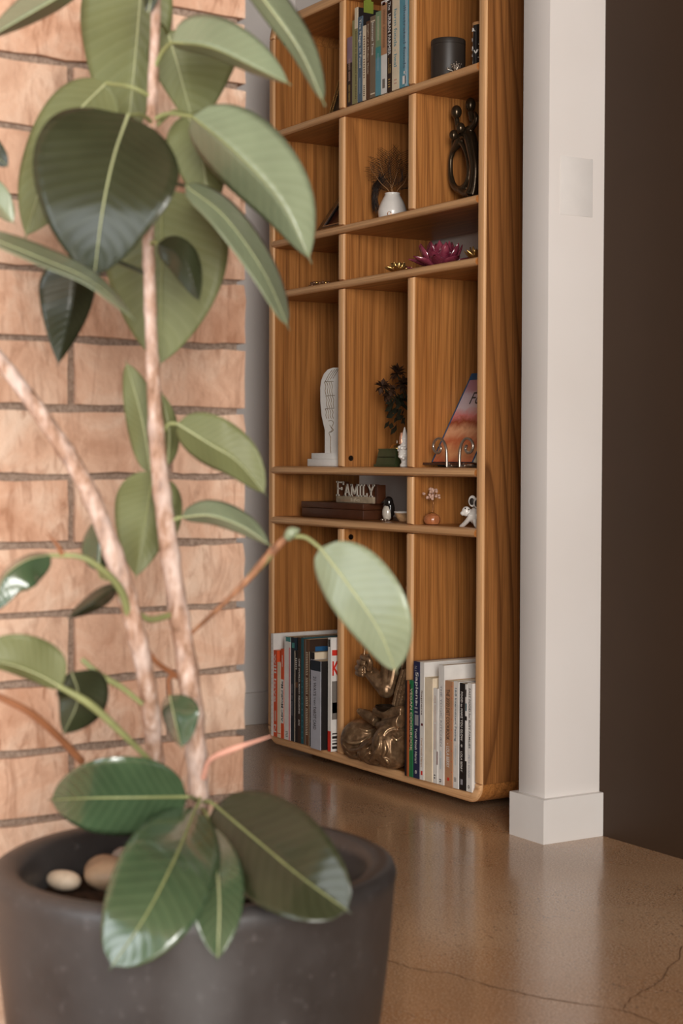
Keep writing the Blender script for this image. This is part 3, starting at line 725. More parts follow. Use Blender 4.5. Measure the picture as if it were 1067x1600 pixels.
book(512, 517, 996.5, 'bottom', .21, 'white', 'white magazine with red spine foot and a big red letter on its cover', G1, yf=-.004, bands=[(0, .18, 'red'), (.92, .985, 'black', .1, .7)], texts=[('K', (.0035, .178), (.019, .034), 'red', 0, 0, 'x')],
     prints=[(.003, .05, .225, .238, 'red'), (.003, .06, .075, .165, 'mid'), (.004, .018, .09, .115, 'darkred'), (.004, .018, .006, .012, 'black'), (.004, .018, .016, .020, 'black'), (.004, .018, .024, .026, 'black'), (.004, .018, .030, .036, 'black'), (.004, .018, .040, .043, 'black')])
xk = XA(632, .004, 1150)
book(632.4, 635.4, 1063, 'bottom', .17, 'black', 'very thin black book beside the bronze statue', G2, pyr=1150)
book(635.6, 638.8, 1063.5, 'bottom', .17, 'terracotta', 'thin terracotta book second from the bronze statue', G2, pyr=1150)
book(639, 645, 1063, 'bottom', .18, 'green', 'green vegan cookbook with cream capital title', G2, pyr=1150, bands=[(.30, .96, 'dbrown', .0, .35)], texts=[('VEGAN COOKBOOK', .27, .92, 'cream', .6, .62, 'd')])
book(645.3, 655.4, 1033.5, 'bottom', .20, 'navy', 'tall navy paperback with large white title and a grey oval', G2, pyr=1150, texts=[('Sapiens', .64, .91, 'white', .55, .62, 'd'), ('-', .62, .64, 'white', .5, .1, 'd'), ('Yuval Noah Harari', .13, .43, 'white', .5, .40, 'd'), ('II', .56, .61, 'grey', .5, .5, 'd'), ('e', .04, .07, 'white', .5, .3, 'd'), ('N.1', .92, .96, 'grey', .4, .4, 'd')], bands=[(.455, .545, 'grey', .25, .85)])
book(655.6, 662.6, 1034.5, 'bottom', .215, 'white', 'tall white paperback with small brown title right of the navy one', G2, pyr=1150, side='white', texts=[('Sapiens', .55, .76, 'brown', .45, .42, 'd'), ('Yuval Noah Harari', .11, .36, 'tan', .5, .36, 'd'), ('Yu', (.037, .178), (.04, .024), 'text', 0, 0, 'x')], bands=[(.04, .075, 'red', .3, .7), (.46, .48, 'darkred', .3, .75)])
book(662.8, 676, 1059, 'bottom', .19, 'cream', 'thick plain cream book with a blank spine', G2, pyr=1150)
book(676.3, 684.2, 1075.5, 'bottom', .16, 'white', 'short white book with faint small lettering between cream book and yoga cookbook', G2, pyr=1150, texts=[('||| ||||||| ||||||||||', .36, .92, 'rose', .45, .36, 'd'), ('|', .05, .09, 'black', .4, .3, 'd')], bands=[(.2, .34, 'darkred', .82, 1)])
book(684.5, 694, 1039, 'bottom', .215, 'white', 'tall white yoga kitchen book with pale grey capital title', G2, pyr=1150, texts=[('THE YOGIC KITCHEN', .32, .83, 'grey', .5, .34, 'd'), ('|||| ||||||||', .13, .28, 'pale', .45, .3, 'd'), ('n', .02, .045, 'black', .4, .35, 'd')])
book(694.3, 707.6, 1064, 'bottom', .19, 'tan', 'tan diet cookbook with dark and white capital letters', G2, pyr=1150, texts=[('THE 20/20 DIET COOKBOOK', .44, .92, 'text', .42, .44, 'd'), ('LOLA BERRY', .18, .38, 'white', .42, .42, 'd'), ('.', .40, .41, 'white', .4, .1, 'd')], bands=[(.055, .085, 'red', .35, .6)]+[(f, f+.007, 'red', .86, .94) for f in (.14, .24, .34, .44, .54, .64, .74, .84, .95)])
book(708, 716.8, 1065, 'bottom', .17, 'white', 'white fasting guide with grey title right of the tan cookbook', G2, pyr=1150, texts=[('16:8 Intermittent Fasting', .44, .94, 'bluegrey', .42, .5, 'd'), ('| |||||||| |||||', .22, .4, 'pale', .45, .28, 'd'), ('||', .065, .10, 'black', .4, .5, 'd')])
book(717.3, 726, 1067.5, 'bottom', .19, 'black', 'black cookbook with white capital title next to the fasting guide', G2, pyr=1150, texts=[('FOOD to MAKE YOU GLOW', .46, .92, 'white', .48, .42, 'd'), ('LOLA BERRY', .17, .36, 'white', .48, .38, 'd'), ('*', .40, .43, 'white', .5, .4, 'd')], bands=[(.05, .10, 'grey', .3, .7)])
book(726.3, 729.3, 1069, 'bottom', .18, 'white', 'thin floral black and white book on the bottom shelf', G2, pyr=1150, bands=[(.0, .28, 'black'), (.66, .70, 'black'), (.75, .82, 'dteal', .2, .9), (.88, .95, 'black', .1, .7)])
book(729.6, 738, 1067.5, 'bottom', .19, 'white', 'white family cookbook last on the right beside the side panel', G2, pyr=1150, texts=[('FAST FOOD for BUSY FAMILIES', .40, .95, 'text', .5, .36, 'd'), ('PETE EVANS', .13, .34, 'silver', .45, .38, 'd'), ('o', .03, .06, 'dbrown', .4, .4, 'd')])
book(542.3, 549.9, 58, 'A', .13, 'purple', 'short mauve and dark book first in the top shelf row', G3, pyr=100, side='black', bands=[(0, .62, 'dbrown')], texts=[('|||||| |||||', .36, .68, 'rose', .5, .4, 'd'), ('||||| |||||||', .05, .30, 'gold', .5, .4, 'd')])
book(550.2, 553.6, 32, 'A', .16, 'olive', 'thin olive book with cream dots on the top shelf', G3, pyr=100)
book(553.8, 558.6, 12, 'A', .18, 'cream', 'cream spined book whose black cover shows a green pear', G3, pyr=100, side='black', bands=[(0, .78, 'olive')], texts=[('||||| | |||||| ||| ||||', .05, .75, 'dbrown', .5, .4, 'd')], prints=[(.016, .042, .205, .232, 'lime'), (.02, .036, .232, .238, 'lime')])
book(558.9, 566.2, 26, 'A', .17, 'bluegrey', 'blue-grey book about magic in food', G3, pyr=100, side='black', texts=[('The Magic in Food', .40, .97, 'white', .5, .55, 'd'), ('|||||||', .1, .28, 'pale', .5, .3, 'd')])
book(566.5, 571.8, 40, 'A', .15, 'cream', 'cream book with scribbled brown lettering between blue-grey and brown ones', G3, pyr=100, texts=[('|||| ||||', .30, .86, 'brown', .5, .45, 'd'), ('|||', .06, .2, 'text', .5, .5, 'd')])
book(572, 578, 33, 'A', .15, 'brown', 'brown book with small cream lettering on the top shelf', G3, pyr=100, texts=[('Insights of a Modern Mystic', .32, .96, 'cream', .5, .42, 'd')])
book(578.2, 586.6, 25, 'A', .17, 'taupe', 'taupe book with a white title between brown and green ones', G3, pyr=100, texts=[('Internal Time', .52, .92, 'white', .5, .36, 'd')], bands=[(.93, .945, 'cream', .1, .9), (.04, .055, 'cream', .1, .9)])
book(586.8, 595, 18, 'A', .17, 'sage', 'green to teal book with faint capital title', G3, pyr=100, bands=[(0, .45, 'aqua'), (.45, .58, 'teal')], texts=[('|||||||||', .66, .94, 'cream', .5, .42, 'd'), ('|||||||', .3, .5, 'pale', .5, .3, 'd')])
book(595.3, 604.3, 1, 'A', .19, 'white', 'white book with brown upper half in the top row', G3, pyr=100, bands=[(.42, .97, 'tan'), (.95, .985, 'darkred', .2, .7), (.06, .16, 'mid', .25, .7)], texts=[('||||| |||||||', .5, .9, 'brown', .5, .4, 'd')])
book(604.6, 612.2, 0, 'A', .19, 'dbrown', 'dark brown urban farming book with bold cream title', G3, pyr=100, texts=[('The', .89, .98, 'white', .5, .5, 'd'), ('URBAN FARMER', .40, .85, 'white', .5, .62, 'd'), ('JUSTIN CALVERLEY', .2, .37, 'gold', .35, .25, 'd'), ('& CERES', .2, .3, 'gold', .7, .25, 'd'), ('||', .05, .14, 'gold', .5, .4, 'd')])
book(612.6, 623.6, -10, 'A', .20, 'cream', 'cream book on healing foods near the second divider', G3, pyr=100, texts=[('harm foods - heal', .24, .84, 'aqua', .5, .42, 'd'), ('|', .06, .11, 'rose', .5, .4, 'd')])
book(623.9, 636.6, -8, 'A', .20, 'aqua', 'teal-blue illustrated food book touching the second divider', G3, pyr=100, bands=[(0, 1, 'pale', .70, 1), (.03, .12, 'white', .4, .8), (.14, .17, 'white', .55, .75)], texts=[('illustrated foods', .2, .88, 'bluegrey', .66, .34, 'd')])

# ------------------------------------------------------------------ ornaments
white_glaze = plain('white_glaze', rgb(226, 220, 212), .3, 0, .5, .03, 30, .3)
matte_white = plain('matte_white_stone', rgb(240, 236, 230), .8, 0, .2, .02, 60)
black_gloss = plain('black_gloss', rgb(30, 26, 24), .2, 0, .5, .1, 40, .5)
black_matte = plain('black_matte_tin', rgb(50, 42, 36), .45, 0, .4, .05, 40)
bronze_nt = NT('aged_bronze'); v_ = bronze_nt.coord(); a_ = bronze_nt.noise(v_, 60, 4); 
bronze_nt.base(bronze_nt.ramp(a_, [(.3, rgb(98, 74, 52)), (.55, rgb(142, 112, 82)), (.8, rgb(182, 152, 118))])); bronze_nt.set(.36, .6, .5); bronze_nt.bump(a_, .2, .001); bronze = bronze_nt.m
dark_bronze = plain('dark_bronze', rgb(74, 60, 44), .24, .7, .5, .12, 30)
gold = plain('gold_metal', rgb(206, 168, 104), .3, .9, .5, .08, 60)
steel = plain('brushed_silver', rgb(196, 184, 170), .28, .9, .5, .06, 80)
dark_wood = plain('dark_stained_wood', rgb(76, 42, 24), .35, 0, .4, .14, 30)
grey_wood = plain('weathered_sign_wood', rgb(160, 142, 118), .7, 0, .3, .14, 60)
green_enamel = plain('green_enamel', rgb(64, 74, 44), .35, 0, .5, .1, 40)
dark_leaf = plain('dried_leaf_dark', rgb(34, 34, 20), .6, 0, .3, .15, 50)
dark_bloom = plain('dried_bloom_brown', rgb(62, 40, 26), .7, 0, .2, .2, 90)
feather_m = plain('dark_feather', rgb(38, 26, 18), .6, 0, .3, .2, 90)
quill_m = plain('feather_quill', rgb(150, 110, 74), .5)
pinkgem = plain('pink_gem_chip', rgb(206, 168, 148), .3, 0, .5, .08, 60, .3)
copper = plain('copper_wire', rgb(190, 130, 84), .35, .8)
amber = plain('orange_stone', rgb(178, 108, 66), .35, 0, .5, .12, 40, .3)
crystal = NT('purple_crystal'); cv_ = crystal.noise(crystal.coord(), 40, 3)
crystal.base(crystal.ramp(cv_, [(.3, rgb(120, 30, 58)), (.7, rgb(190, 90, 110))])); crystal.set(.08, 0, .6, .5, .05); crystal.b.inputs['Transmission Weight'].default_value = .45; crystal = crystal.m

def X_Y(px, py, y): return Py(px, py, y)

# canister
c = Py(700, 92, .048); zA = top['A']
Rz = 27/F*(c-CAM).dot(FW); hz = ZA(64, 700, .048)-zA
can = thing('canister', 'black lidded canister on the top shelf right of the books', 'canister', (c.x, c.y, zA))
MB().lathe([(Rz*.9, .0005), (Rz*.98, .003), (Rz, .006), (Rz, hz*.86)], (c.x, c.y, zA), 40).build('body', black_matte, can)
MB().lathe([(Rz*.985, hz*.862), (Rz*1.01, hz*.87), (Rz*1.01, hz*.97), (Rz*.98, hz), (Rz*.93, hz*1.002), (Rz*.90, hz*.985), (0, hz*.985)], (c.x, c.y, zA), 40).build('lid', black_matte, can)
# silver flower ornament
c = Py(712, 103, .028); fl = thing('spiky_ornament', 'tiny silver spiky flower ornament in front of the black canister', 'ornament', (c.x, c.y, zA))
mb = MB(); rnd = random.Random(3)
for i in range(26):
    th = rnd.uniform(0, 2*PI); el = rnd.uniform(.1, 1.45); d = Vector((math.cos(th)*math.cos(el), math.sin(th)*math.cos(el), math.sin(el)))
    b0 = Vector((c.x, c.y, zA+.004)); e = b0+d*rnd.uniform(.013, .021)
    mb.tube([b0, e], .0008, 5); mb.ell(e, .0016, None, 8, 6)
mb.build('spikes', steel, fl); MB().lathe([(.012, .0004), (.012, .002), (.006, .006), (0, .008)], (c.x, c.y, zA), 16).build('base', steel, fl)
# tall patterned glass
c = Py(754, 66, .045); gl = thing('patterned_tumbler', 'tall dark tumbler with white pattern beside the right side panel, top shelf', 'tumbler', (c.x-.004, c.y, zA))
cc = Vector((c.x-.004, c.y, zA)); hg = ZA(37, 750, .045)-zA
MB().lathe([(.017, .0004), (.0185, .003), (.0185, hg*.93)], cc, 28).build('glass_body', black_gloss, gl)
MB().lathe([(.019, hg*.93), (.0195, hg*.94), (.0195, hg*.99), (.018, hg), (0, hg)], cc, 28).build('lid', plain('cork', rgb(190, 140, 92), .8), gl)
mb = MB(); rnd = random.Random(8)
for i in range(60):
    an = rnd.uniform(0, 2*PI); z = rnd.uniform(.006, hg*.86); pts = []
    for k in range(4): pts.append(cc+Vector((.0187*math.cos(an+k*.16), .0187*math.sin(an+k*.16), z+(.004*math.sin(k*1.9+i)))))
    mb.tube(pts, .0009, 4)
o = mb.build('white_pattern', white_glaze, gl); o['label'] = 'white painted marks'
# beaded frame, top left
def lean_frame(name, label, cat, px, py0, y, w, h, tilt, zb, fm, inner, bead=None, bw_=.014, dp=.012, group=None):
    p = Py(px, py0, y); org = Vector((p.x, y, zb))
    r = thing(name, label, cat, (org.x+w/2, y, zb))
    up = Vector((0, math.sin(tilt), math.cos(tilt))); nn = Vector((0, -math.cos(tilt), math.sin(tilt))); ex = Vector((1, 0, 0))
    def slab(nm, x0, x1, z0, z1, d0, d1, m, lab=None):
        q = [org+ex*x+up*z+nn*d0 for x, z in ((x0, z0), (x1, z0), (x1, z1), (x0, z1))]
        o = MB().prism(q, nn*(d1-d0)).build(nm, m, r, smooth=False)
        return o
    e = .004
    slab('frame_rail', 0, w, e, bw_+e, 0, dp, fm); slab('frame_rail', 0, w, h-bw_, h, 0, dp, fm)
    slab('frame_rail', 0, bw_, bw_+e, h-bw_, 0, dp, fm); slab('frame_rail', w-bw_, w, bw_+e, h-bw_, 0, dp, fm)
    slab('backing', bw_*.6, w-bw_*.6, bw_*.6+e, h-bw_*.6, -.002, .004, inner)
    return r, org, ex, up, nn, slab
# (top shelf, left bay)
bx0 = 0; st = Py(524, 138, .11)
bx0 = Py(518, 138, .11).x; bs = thing('beaded_panel', 'gold beaded panel leaning on a dark stand by the first divider, top shelf', 'ornament', (bx0+.035, .12, zA))
bx0 = Py(518, 138, .11).x
MB().box((bx0, .09, zA+.0005), (bx0+.07, .16, zA+.035), bev=.003).build('stand', dark_wood, bs)
q = [Vector((bx0+.002+.0*z,   .105+z*.33, zA+.036+z)) for z in (0, .085)]
MB().prism([q[0], q[0]+Vector((.065, 0, 0)), q[1]+Vector((.065, 0, 0)), q[1]], (0, .008, -.002)).build('panel', black_matte, bs, smooth=False)
mb = MB()
for k in range(22):
    for off in (.0, .012):
        p = q[0].lerp(q[1], k/21)+Vector((off, -.003, 0)); mb.ell(p, .0022, None, 8, 6)
for k in range(20): mb.ell(q[1]+Vector((  .003*k+.002, -.003, 0)), .0022, None, 8, 6)
mb.build('bead_border', gold, bs)
# black picture frame, second bay row
zB = top['B']
r, org, ex, up, nn, slab = lean_frame('framed_photo', 'black and silver picture frame leaning back on the second shelf, left bay', 'picture frame', 494, 356, .085, .13, .165, .62, zB, black_gloss, plain('old_photo_print', rgb(84, 40, 26), .3), bw_=.022)
slab('silver_fillet', .022, .108, .026, .0295, .010, .0135, steel); slab('silver_fillet', .022, .0245, .0295, .140, .010, .0135, steel)
slab('silver_foot_rail', .0, .13, .004, .016, .012, .0145, steel)
# vase with feathers
c = Py(613, 322, .075); hv = ZA(302, 613, .075)-zB; dpt = (c-CAM).dot(FW); rv = 22.5/F*dpt
vz = thing('vase', 'small white pear-shaped vase holding dark feathers on the second shelf', 'vase', (c.x, c.y, zB))
pr = [(rv*.72, .0004), (rv*.9, .004), (rv*1.0, hv*.28), (rv*.98, hv*.42), (rv*.82, hv*.66), (rv*.58, hv*.88), (rv*.52, hv*.95), (rv*.54, hv), (rv*.47, hv), (rv*.45, hv*.93), (rv*.6, hv*.6), (0, hv*.5)]
prr = cr([Vector((a, b, 0)) for a, b in pr[:8]], 36)
MB().lathe([(p.x, p.y) for p in prr]+pr[8:], c*1+Vector((0, 0, zB-c.z)), 40).build('body', white_glaze, vz)
# little ring emblem facing the camera side
em = MB(); dcam = Vector((CAM.x-c.x, CAM.y-c.y, 0)).normalized(); dcam = (dcam+Vector((-dcam.y, dcam.x, 0))*-.22).normalized(); side = Vector((-dcam.y, dcam.x, 0))
cz = zB+hv*.22
em.tube([Vector((c.x, c.y, cz))+dcam*(rv*.985)+side*(.0042*math.cos(a))+Vector((0, 0, .0048*math.sin(a))) for a in [k*2*PI/16 for k in range(17)]], .0008, 6)
o = em.build('emblem_ring', copper, vz); o['label'] = 'small brown ring mark'
zr = zB+hv*.93
def feather(tip, y, ctrl, seed, length_barb, label):
    rnd = random.Random(seed)
    tp = Py(tip[0], tip[1], y); b0 = Vector((c.x+rnd.uniform(-.006, .006), c.y+rnd.uniform(-.006, .006), zr-.03)); mdl = Py(ctrl[0], ctrl[1], (y+c.y)/2)
    q = cr([b0, Vector((b0.x, b0.y, zr))*.7+mdl*.3, mdl, tp], 26)
    f = thing('feather', label, 'feather', tuple(b0), 'feathers in the white vase')
    MB().tube(q, [.0012*(1-.7*i/26) for i in range(27)], 6).build('quill', quill_m, f)
    mb = MB()
    for i in range(9, 27):
        tg = (q[min(i+1, 26)]-q[i-1]).normalized(); sd = tg.cross(Vector((CAM-q[i]).normalized())).normalized()
        for s_ in (-1, 1):
            for r2 in range(2):
                L = length_barb*(.5+.5*math.sin(PI*(i-8)/20))*rnd.uniform(.7, 1.15)
                a1 = q[i]+sd*s_*L*.5+tg*L*.45; a2 = q[i]+sd*s_*L*.9+tg*L*(1.0+rnd.uniform(-.2, .2))+Vector((0, 0, -.1*L))
                a2.y = min(a2.y, .28); mb.tube([q[i], a1, a2], [.0004, .0004, .0002], 4)
    mb.build('barbs', feather_m, f)
feather((578, 262), .045, (594, 285), 1, .018, 'bare curling feather reaching far left out of the white vase')
feather((592, 250), .07, (600, 275), 2, .030, 'dark wispy feather left of centre in the white vase')
feather((607, 238), .095, (609, 268), 3, .034, 'tallest dark feather in the middle of the white vase')
feather((626, 240), .12, (620, 270), 4, .034, 'dark feather with reddish quill leaning right in the white vase')
feather((640, 262), .12, (632, 285), 5, .03, 'rightmost feather in the white vase, half hidden by the divider')
f = thing('feather_spray', 'dark feather drooping down the left side of the white vase', 'feather', tuple(Py(598, 300, .065)))
mb = MB(); rnd = random.Random(12)
for i in range(40):
    a0 = Py(rnd.uniform(592, 606), rnd.uniform(268, 285), .075); a1 = Py(rnd.uniform(580, 590), rnd.uniform(290, 312), .055); a2 = Py(rnd.uniform(582, 594), rnd.uniform(322, 334), .06)
    mb.tube(cr([a0, a1, a2], 6), .0006, 4)
mb.build('barbs', feather_m, f)

# remeshed figures
def remeshed(name, mb, mat, parent, vox, smooth_it=4):
    o = mb.build(name, mat, parent)
    m = o.modifiers.new('merge', 'REMESH'); m.mode = 'VOXEL'; m.voxel_size = vox; m.use_smooth_shade = True
    s_ = o.modifiers.new('soften', 'SMOOTH'); s_.factor = .5; s_.iterations = smooth_it
    return o
# family sculpture
yS = .085
def Q(px, py, y=yS): return Py(px, py, y)
fs_ = thing('family_sculpture', 'dark bronze abstract family sculpture with round heads on the second shelf', 'sculpture', (Q(724, 300).x, yS, zB))
mb = MB()
for (px, py, a, b, dy) in ((735, 164, 8.2, 11.5, .02), (713, 175, 8.5, 10.5, -.005), (719.5, 200, 7.2, 8.5, -.015), (708.5, 211, 6.8, 8.2, -.02)):
    p = Q(px, py, yS+dy); k = (p-CAM).dot(FW)/F
    MB().ell(p, (a*k, a*k, b*k), None, 22, 14).build('head', dark_bronze, fs_)
mb.tube(cr([Q(742, 176), Q(744.5, 184), Q(741, 194), Q(732, 203), Q(722, 211), Q(714, 226), Q(707, 237)], 30), crs([.004, .005, .007, .009, .011, .009, .006], 30), 10)
mb.tube(cr([Q(722, 211), Q(733, 212), Q(739, 235), Q(743, 262), Q(741, 290), Q(738, 303)], 26), crs([.010, .014, .014, .013, .014, .018], 26), 12)
mb.tube(cr([Q(707, 237), Q(704, 252), Q(704.5, 275), Q(709, 290), Q(717, 296), Q(726, 292), Q(732, 280), Q(733, 262), Q(730, 244), Q(724, 228), Q(718, 222)], 40), crs([.006, .0055, .006, .007, .008, .008, .007, .006, .0055, .006, .006], 40), 10)
mb.tube([Q(713, 184), Q(716, 205, yS)], .006, 8); mb.tube([Q(735, 174), Q(738, 190)], .007, 8); mb.tube([Q(719.5, 207), Q(723, 216)], .006, 8); mb.tube([Q(708.5, 217), Q(708, 237)], .005, 8)
mb.tube([Q(720, 296), Q(728, 302), Q(738, 304)], .010, 8)
remeshed('body', mb, dark_bronze, fs_, .0018, 3)
pb = Q(730, 306); MB().ell(Vector((pb.x, yS, zB+.007)), (.045, .028, .0066), None, 24, 10).build('base', dark_bronze, fs_)

# lotus flowers
def lotus(px, py, y, zb, R_, H_, mat, name, label, rings, group=None, center=None):
    cpt = Py(px, py, y); base = Vector((cpt.x, y, zb+.0006))
    t = thing(name, label, 'lotus ornament', tuple(base))
    MB().lathe([(R_*.38, 0), (R_*.42, H_*.06), (R_*.2, H_*.2), (0, H_*.22)], base, 16).build('base', mat, t)
    for (n, el, L, wd, ph) in rings:
        for k in range(n):
            an = 2*PI*(k+ph)/n; d = Vector((math.cos(an), math.sin(an), 0)); s_ = Vector((-d.y, d.x, 0))
            vs = []; fs = []; NN = 7
            for i in range(NN+1):
                u = i/NN; e2 = el*(.35+.75*u); rad = R_*.16+L*math.sin(1)*0
                ctr = base+d*(R_*.14+L*u*math.cos(e2))+Vector((0, 0, H_*.12+L*u*math.sin(e2)))
                ww = wd*(math.sin(PI*min(u*.92+.08, 1))**.8) if i < NN else .0003
                nrm = (Vector((0, 0, 1))*math.cos(e2)-d*math.sin(e2))
                for j in (-1, -.5, 0, .5, 1): vs.append(ctr+s_*ww*j+nrm*(abs(j)**2*ww*.45)-nrm*.0)
            for i in range(NN):
                for j in range(4): fs.append((i*5+j, i*5+j+1, (i+1)*5+j+1, (i+1)*5+j))
            o = MB().add(vs, fs).build('petal', mat, t, angle=80)
            so = o.modifiers.new('thickness', 'SOLIDIFY'); so.thickness = .0022
    return t
zC = top['C']
lotus(688, 402, .095, zC, .08, .055, crystal, 'crystal_lotus', 'purple-red crystal lotus flower in the middle of the narrow third shelf', [(8, .30, .064, .017, 0), (9, .85, .064, .015, .5), (7, 1.2, .060, .014, .25)])
lotus(622, 415, .045, zC, .026, .022, gold, 'gold_lotus', 'small gold lotus left of the crystal lotus on the third shelf', [(8, .35, .030, .008, 0), (8, .95, .026, .007, .5), (6, 1.3, .022, .006, .2)])
lotus(748, 393, .075, zC, .026, .026, gold, 'gold_lotus', 'small gold lotus against the right side panel on the third shelf', [(8, .6, .036, .008, 0), (7, 1.0, .034, .007, .5)])
# flat crystal petals dish
c = Py(655, 408, .06); ds = thing('crystal_dish', 'flat purple glass leaf dish between gold lotus and crystal lotus', 'dish', (c.x, c.y, zC))
for k, an in enumerate((2.6, 3.3, 3.9, .2)):
    d = Vector((math.cos(an), math.sin(an), .1)); s_ = Vector((-d.y, d.x, 0))
    L = .03; mb = MB(); vs = []; fs = []
    for i in range(7):
        u = i/6; w_ = .009*math.sin(PI*min(u+.06, 1)) if i < 6 else .0002
        for j in (-1, 0, 1): vs.append(Vector((c.x, c.y, zC+.002))+d*L*u+s_*w_*j+Vector((0, 0, .005*u*u+abs(j)*.002)))
    for i in range(6):
        for j in range(2): fs.append((i*3+j, i*3+j+1, i*3+j+4, i*3+j+3))
    o = mb.add(vs, fs).build('petal', crystal, ds); so = o.modifiers.new('thickness', 'SOLIDIFY'); so.thickness = .002
# bead bracelet
c = Py(500, 441, .06); br = thing('bead_bracelet', 'coiled brown bead bracelet on the third shelf, left bay', 'bracelet', (c.x, .06, zC))
mb = MB()
bm_ = plain('brown_bead', rgb(120, 82, 58), .3, .3, .5)
for ring_, (rr_, zz, n) in enumerate(((.030, .0045, 22), (.024, .012, 18))):
    for k in range(n):
        a = 2*PI*k/n; MB().ell(Vector((c.x+rr_*math.cos(a), .062+rr_*.9*math.sin(a), zC+zz+.001*math.sin(k*2.3))), .0040, None, 10, 8).build('bead', bm_ if k % 5 else gold, br)

# ------------------------------------------------------------------ D shelf (at eye level)
zD = top['D']; yW = .035
ws = thing('wing_sculpture', 'white carved wing-shaped tablet sculpture on a stepped base, fourth shelf', 'sculpture', (Py(510, 720, yW).x+.02, yW, zD))
def W2(px, py, y=yW): return Py(px if px < 527 else 527+(px-527)*.72, py, y)
out = [(507.5, 713), (507.5, 672), (505.5, 664), (502.5, 650), (500.5, 628), (500.3, 606), (502, 594), (506, 584), (512, 577.5), (520, 574.5), (528, 574.5), (536, 577), (541, 583), (545, 592), (547, 604), (547, 628), (545, 650), (542, 664), (540, 672), (540, 713)]
MB().prism([W2(*p) for p in out], (0, .022, 0)).build('tablet', matte_white, ws, smooth=False)
b0 = W2(493, 713); b1 = W2(545, 713)
MB().box((b0.x, yW-.012, zD+.018), (b1.x, yW+.034, W2(500, 708).z), bev=.0015).build('base_step', matte_white, ws)
b0 = W2(490, 720); b1 = W2(548, 720)
MB().box((b0.x, yW-.018, zD+.0005), (b1.x, yW+.040, zD+.018), bev=.0015).build('base', matte_white, ws)
mb = MB()
def inc(pts, r=.0007): mb.tube(cr([W2(x, y, yW-.0004) for x, y in pts], 12), r, 5)
for x in (508, 512, 516, 520): inc([(x, 596-.4*(x-508)), (x+6, 585-.3*(x-508)), (x+11, 578-.2*(x-508))])
for (y0, y1, xa) in ((597, 618, 507), (619, 637, 509), (639, 654, 508)):
    inc([(xa, y0), (xa+6, y0-1), (xa+14, y0-1)])
    for k in range(4): inc([(xa+k*3.4, y0), (xa+k*3.4+2, (y0*2+y1)/3), (xa+k*3.4+1, (y0+2*y1)/3), (xa+k*3.4+2.5, y1)])
inc([(513, 658), (518, 657), (521, 661), (518, 668), (521, 672), (516, 676)]); inc([(515, 664), (519, 672), (514, 676), (516, 682)]); inc([(516.5, 682), (516.5, 700), (517, 711)])
o = mb.build('incised_lines', plain('incised_ochre', rgb(128, 104, 70), .7), ws); o['label'] = 'fine ochre incised lines'
# bouquet
yb = .085
bq = thing('dried_bouquet', 'dark dried flower bouquet at the back of the fourth shelf, middle bay', 'bouquet', (Py(642, 700, .12).x, .12, zD))
cb = Py(642, 700, .12); cb = Vector((cb.x, .12, zD))
MB().lathe([(.016, .0005), (.02, .01), (.018, .05), (.011, .075), (.013, .085), (.010, .085)], cb, 24).build('vase', black_matte, bq)
rnd = random.Random(5)
for (px, py, r, m_) in ((620, 583, .024, dark_bloom), (597, 604, .020, dark_bloom), (606, 618, .016, dark_bloom), (630, 600, .022, dark_bloom), (612, 610, .016, dark_bloom), (626, 625, .018, dark_leaf)):
    p = Py(px, py, (px-560)/700+rnd.uniform(-.01, .005))
    MB().tube(cr([cb+Vector((0, 0, .07)), cb+Vector((0, 0, .12)), p], 10), .0016, 6).build('stem', dark_leaf, bq)
    mb = MB()
    for k in range(22):
        d = Vector((rnd.gauss(0, 1), rnd.gauss(0, 1), rnd.gauss(0, 1))).normalized(); s_ = d.cross(Vector((.3, .2, 1))).normalized()
        e = p+d*r; n2 = d.cross(s_)
        mb.add([p+s_*.003, p+d*r*.6+s_*.0055+n2*.001, e+n2*.003, p+d*r*.6-s_*.0055+n2*.001, p-s_*.003, p+d*r*.6-n2*.0025], [(0, 1, 5), (1, 2, 5), (2, 3, 5), (3, 4, 5), (0, 5, 4)])
    mb.build('bloom', m_, bq)
for k in range(26):
    p = Py(rnd.uniform(606, 634), rnd.uniform(622, 668), rnd.uniform(.055, .09)); d = Vector((rnd.uniform(-1, 1), rnd.uniform(-.6, .3), rnd.uniform(-1, .3))).normalized(); s_ = d.cross(Vector((0, -1, .2))).normalized(); L = .022
    MB().add([p, p+d*L*.5+s_*.008, p+d*L, p+d*L*.5-s_*.008, p+d*L*.5+Vector((0, -.003, 0))], [(0, 1, 4), (1, 2, 4), (2, 3, 4), (3, 0, 4), (0, 3, 2, 1)]).build('leaf', dark_leaf, bq)
# bell on green box
yq = .06
x0 = Py(586, 720, yq).x; x1 = Py(617, 720, yq).x; zt = ZA(703, 600, yq)
gb = thing('bell_box', 'dark green tapered box with a brass bell on top, fourth shelf', 'box', ((x0+x1)/2, yq+.03, zD))
i = .006
MB().add([(x0, yq, zD+.0005), (x1, yq, zD+.0005), (x1, yq+.06, zD+.0005), (x0, yq+.06, zD+.0005), (x0+i, yq+i, zt), (x1-i, yq+i, zt), (x1-i, yq+.06-i, zt), (x0+i, yq+.06-i, zt)], [(3, 2, 1, 0), (4, 5, 6, 7), (0, 1, 5, 4), (1, 2, 6, 5), (2, 3, 7, 6), (3, 0, 4, 7)]).build('box_body', green_enamel, gb, smooth=False)
MB().box((x0-.002, yq-.002, zD+.0004), (x1+.002, yq+.062, zD+.006)).build('box_foot', green_enamel, gb, smooth=False)
MB().box((x0+i-.001, yq+i-.001, zt), (x1-i+.001, yq+.061-i, zt+.003)).build('box_lid', green_enamel, gb, smooth=False)
cbx = Vector(((x0+x1)/2+.004, yq+.03, zt+.003)); k = .0165
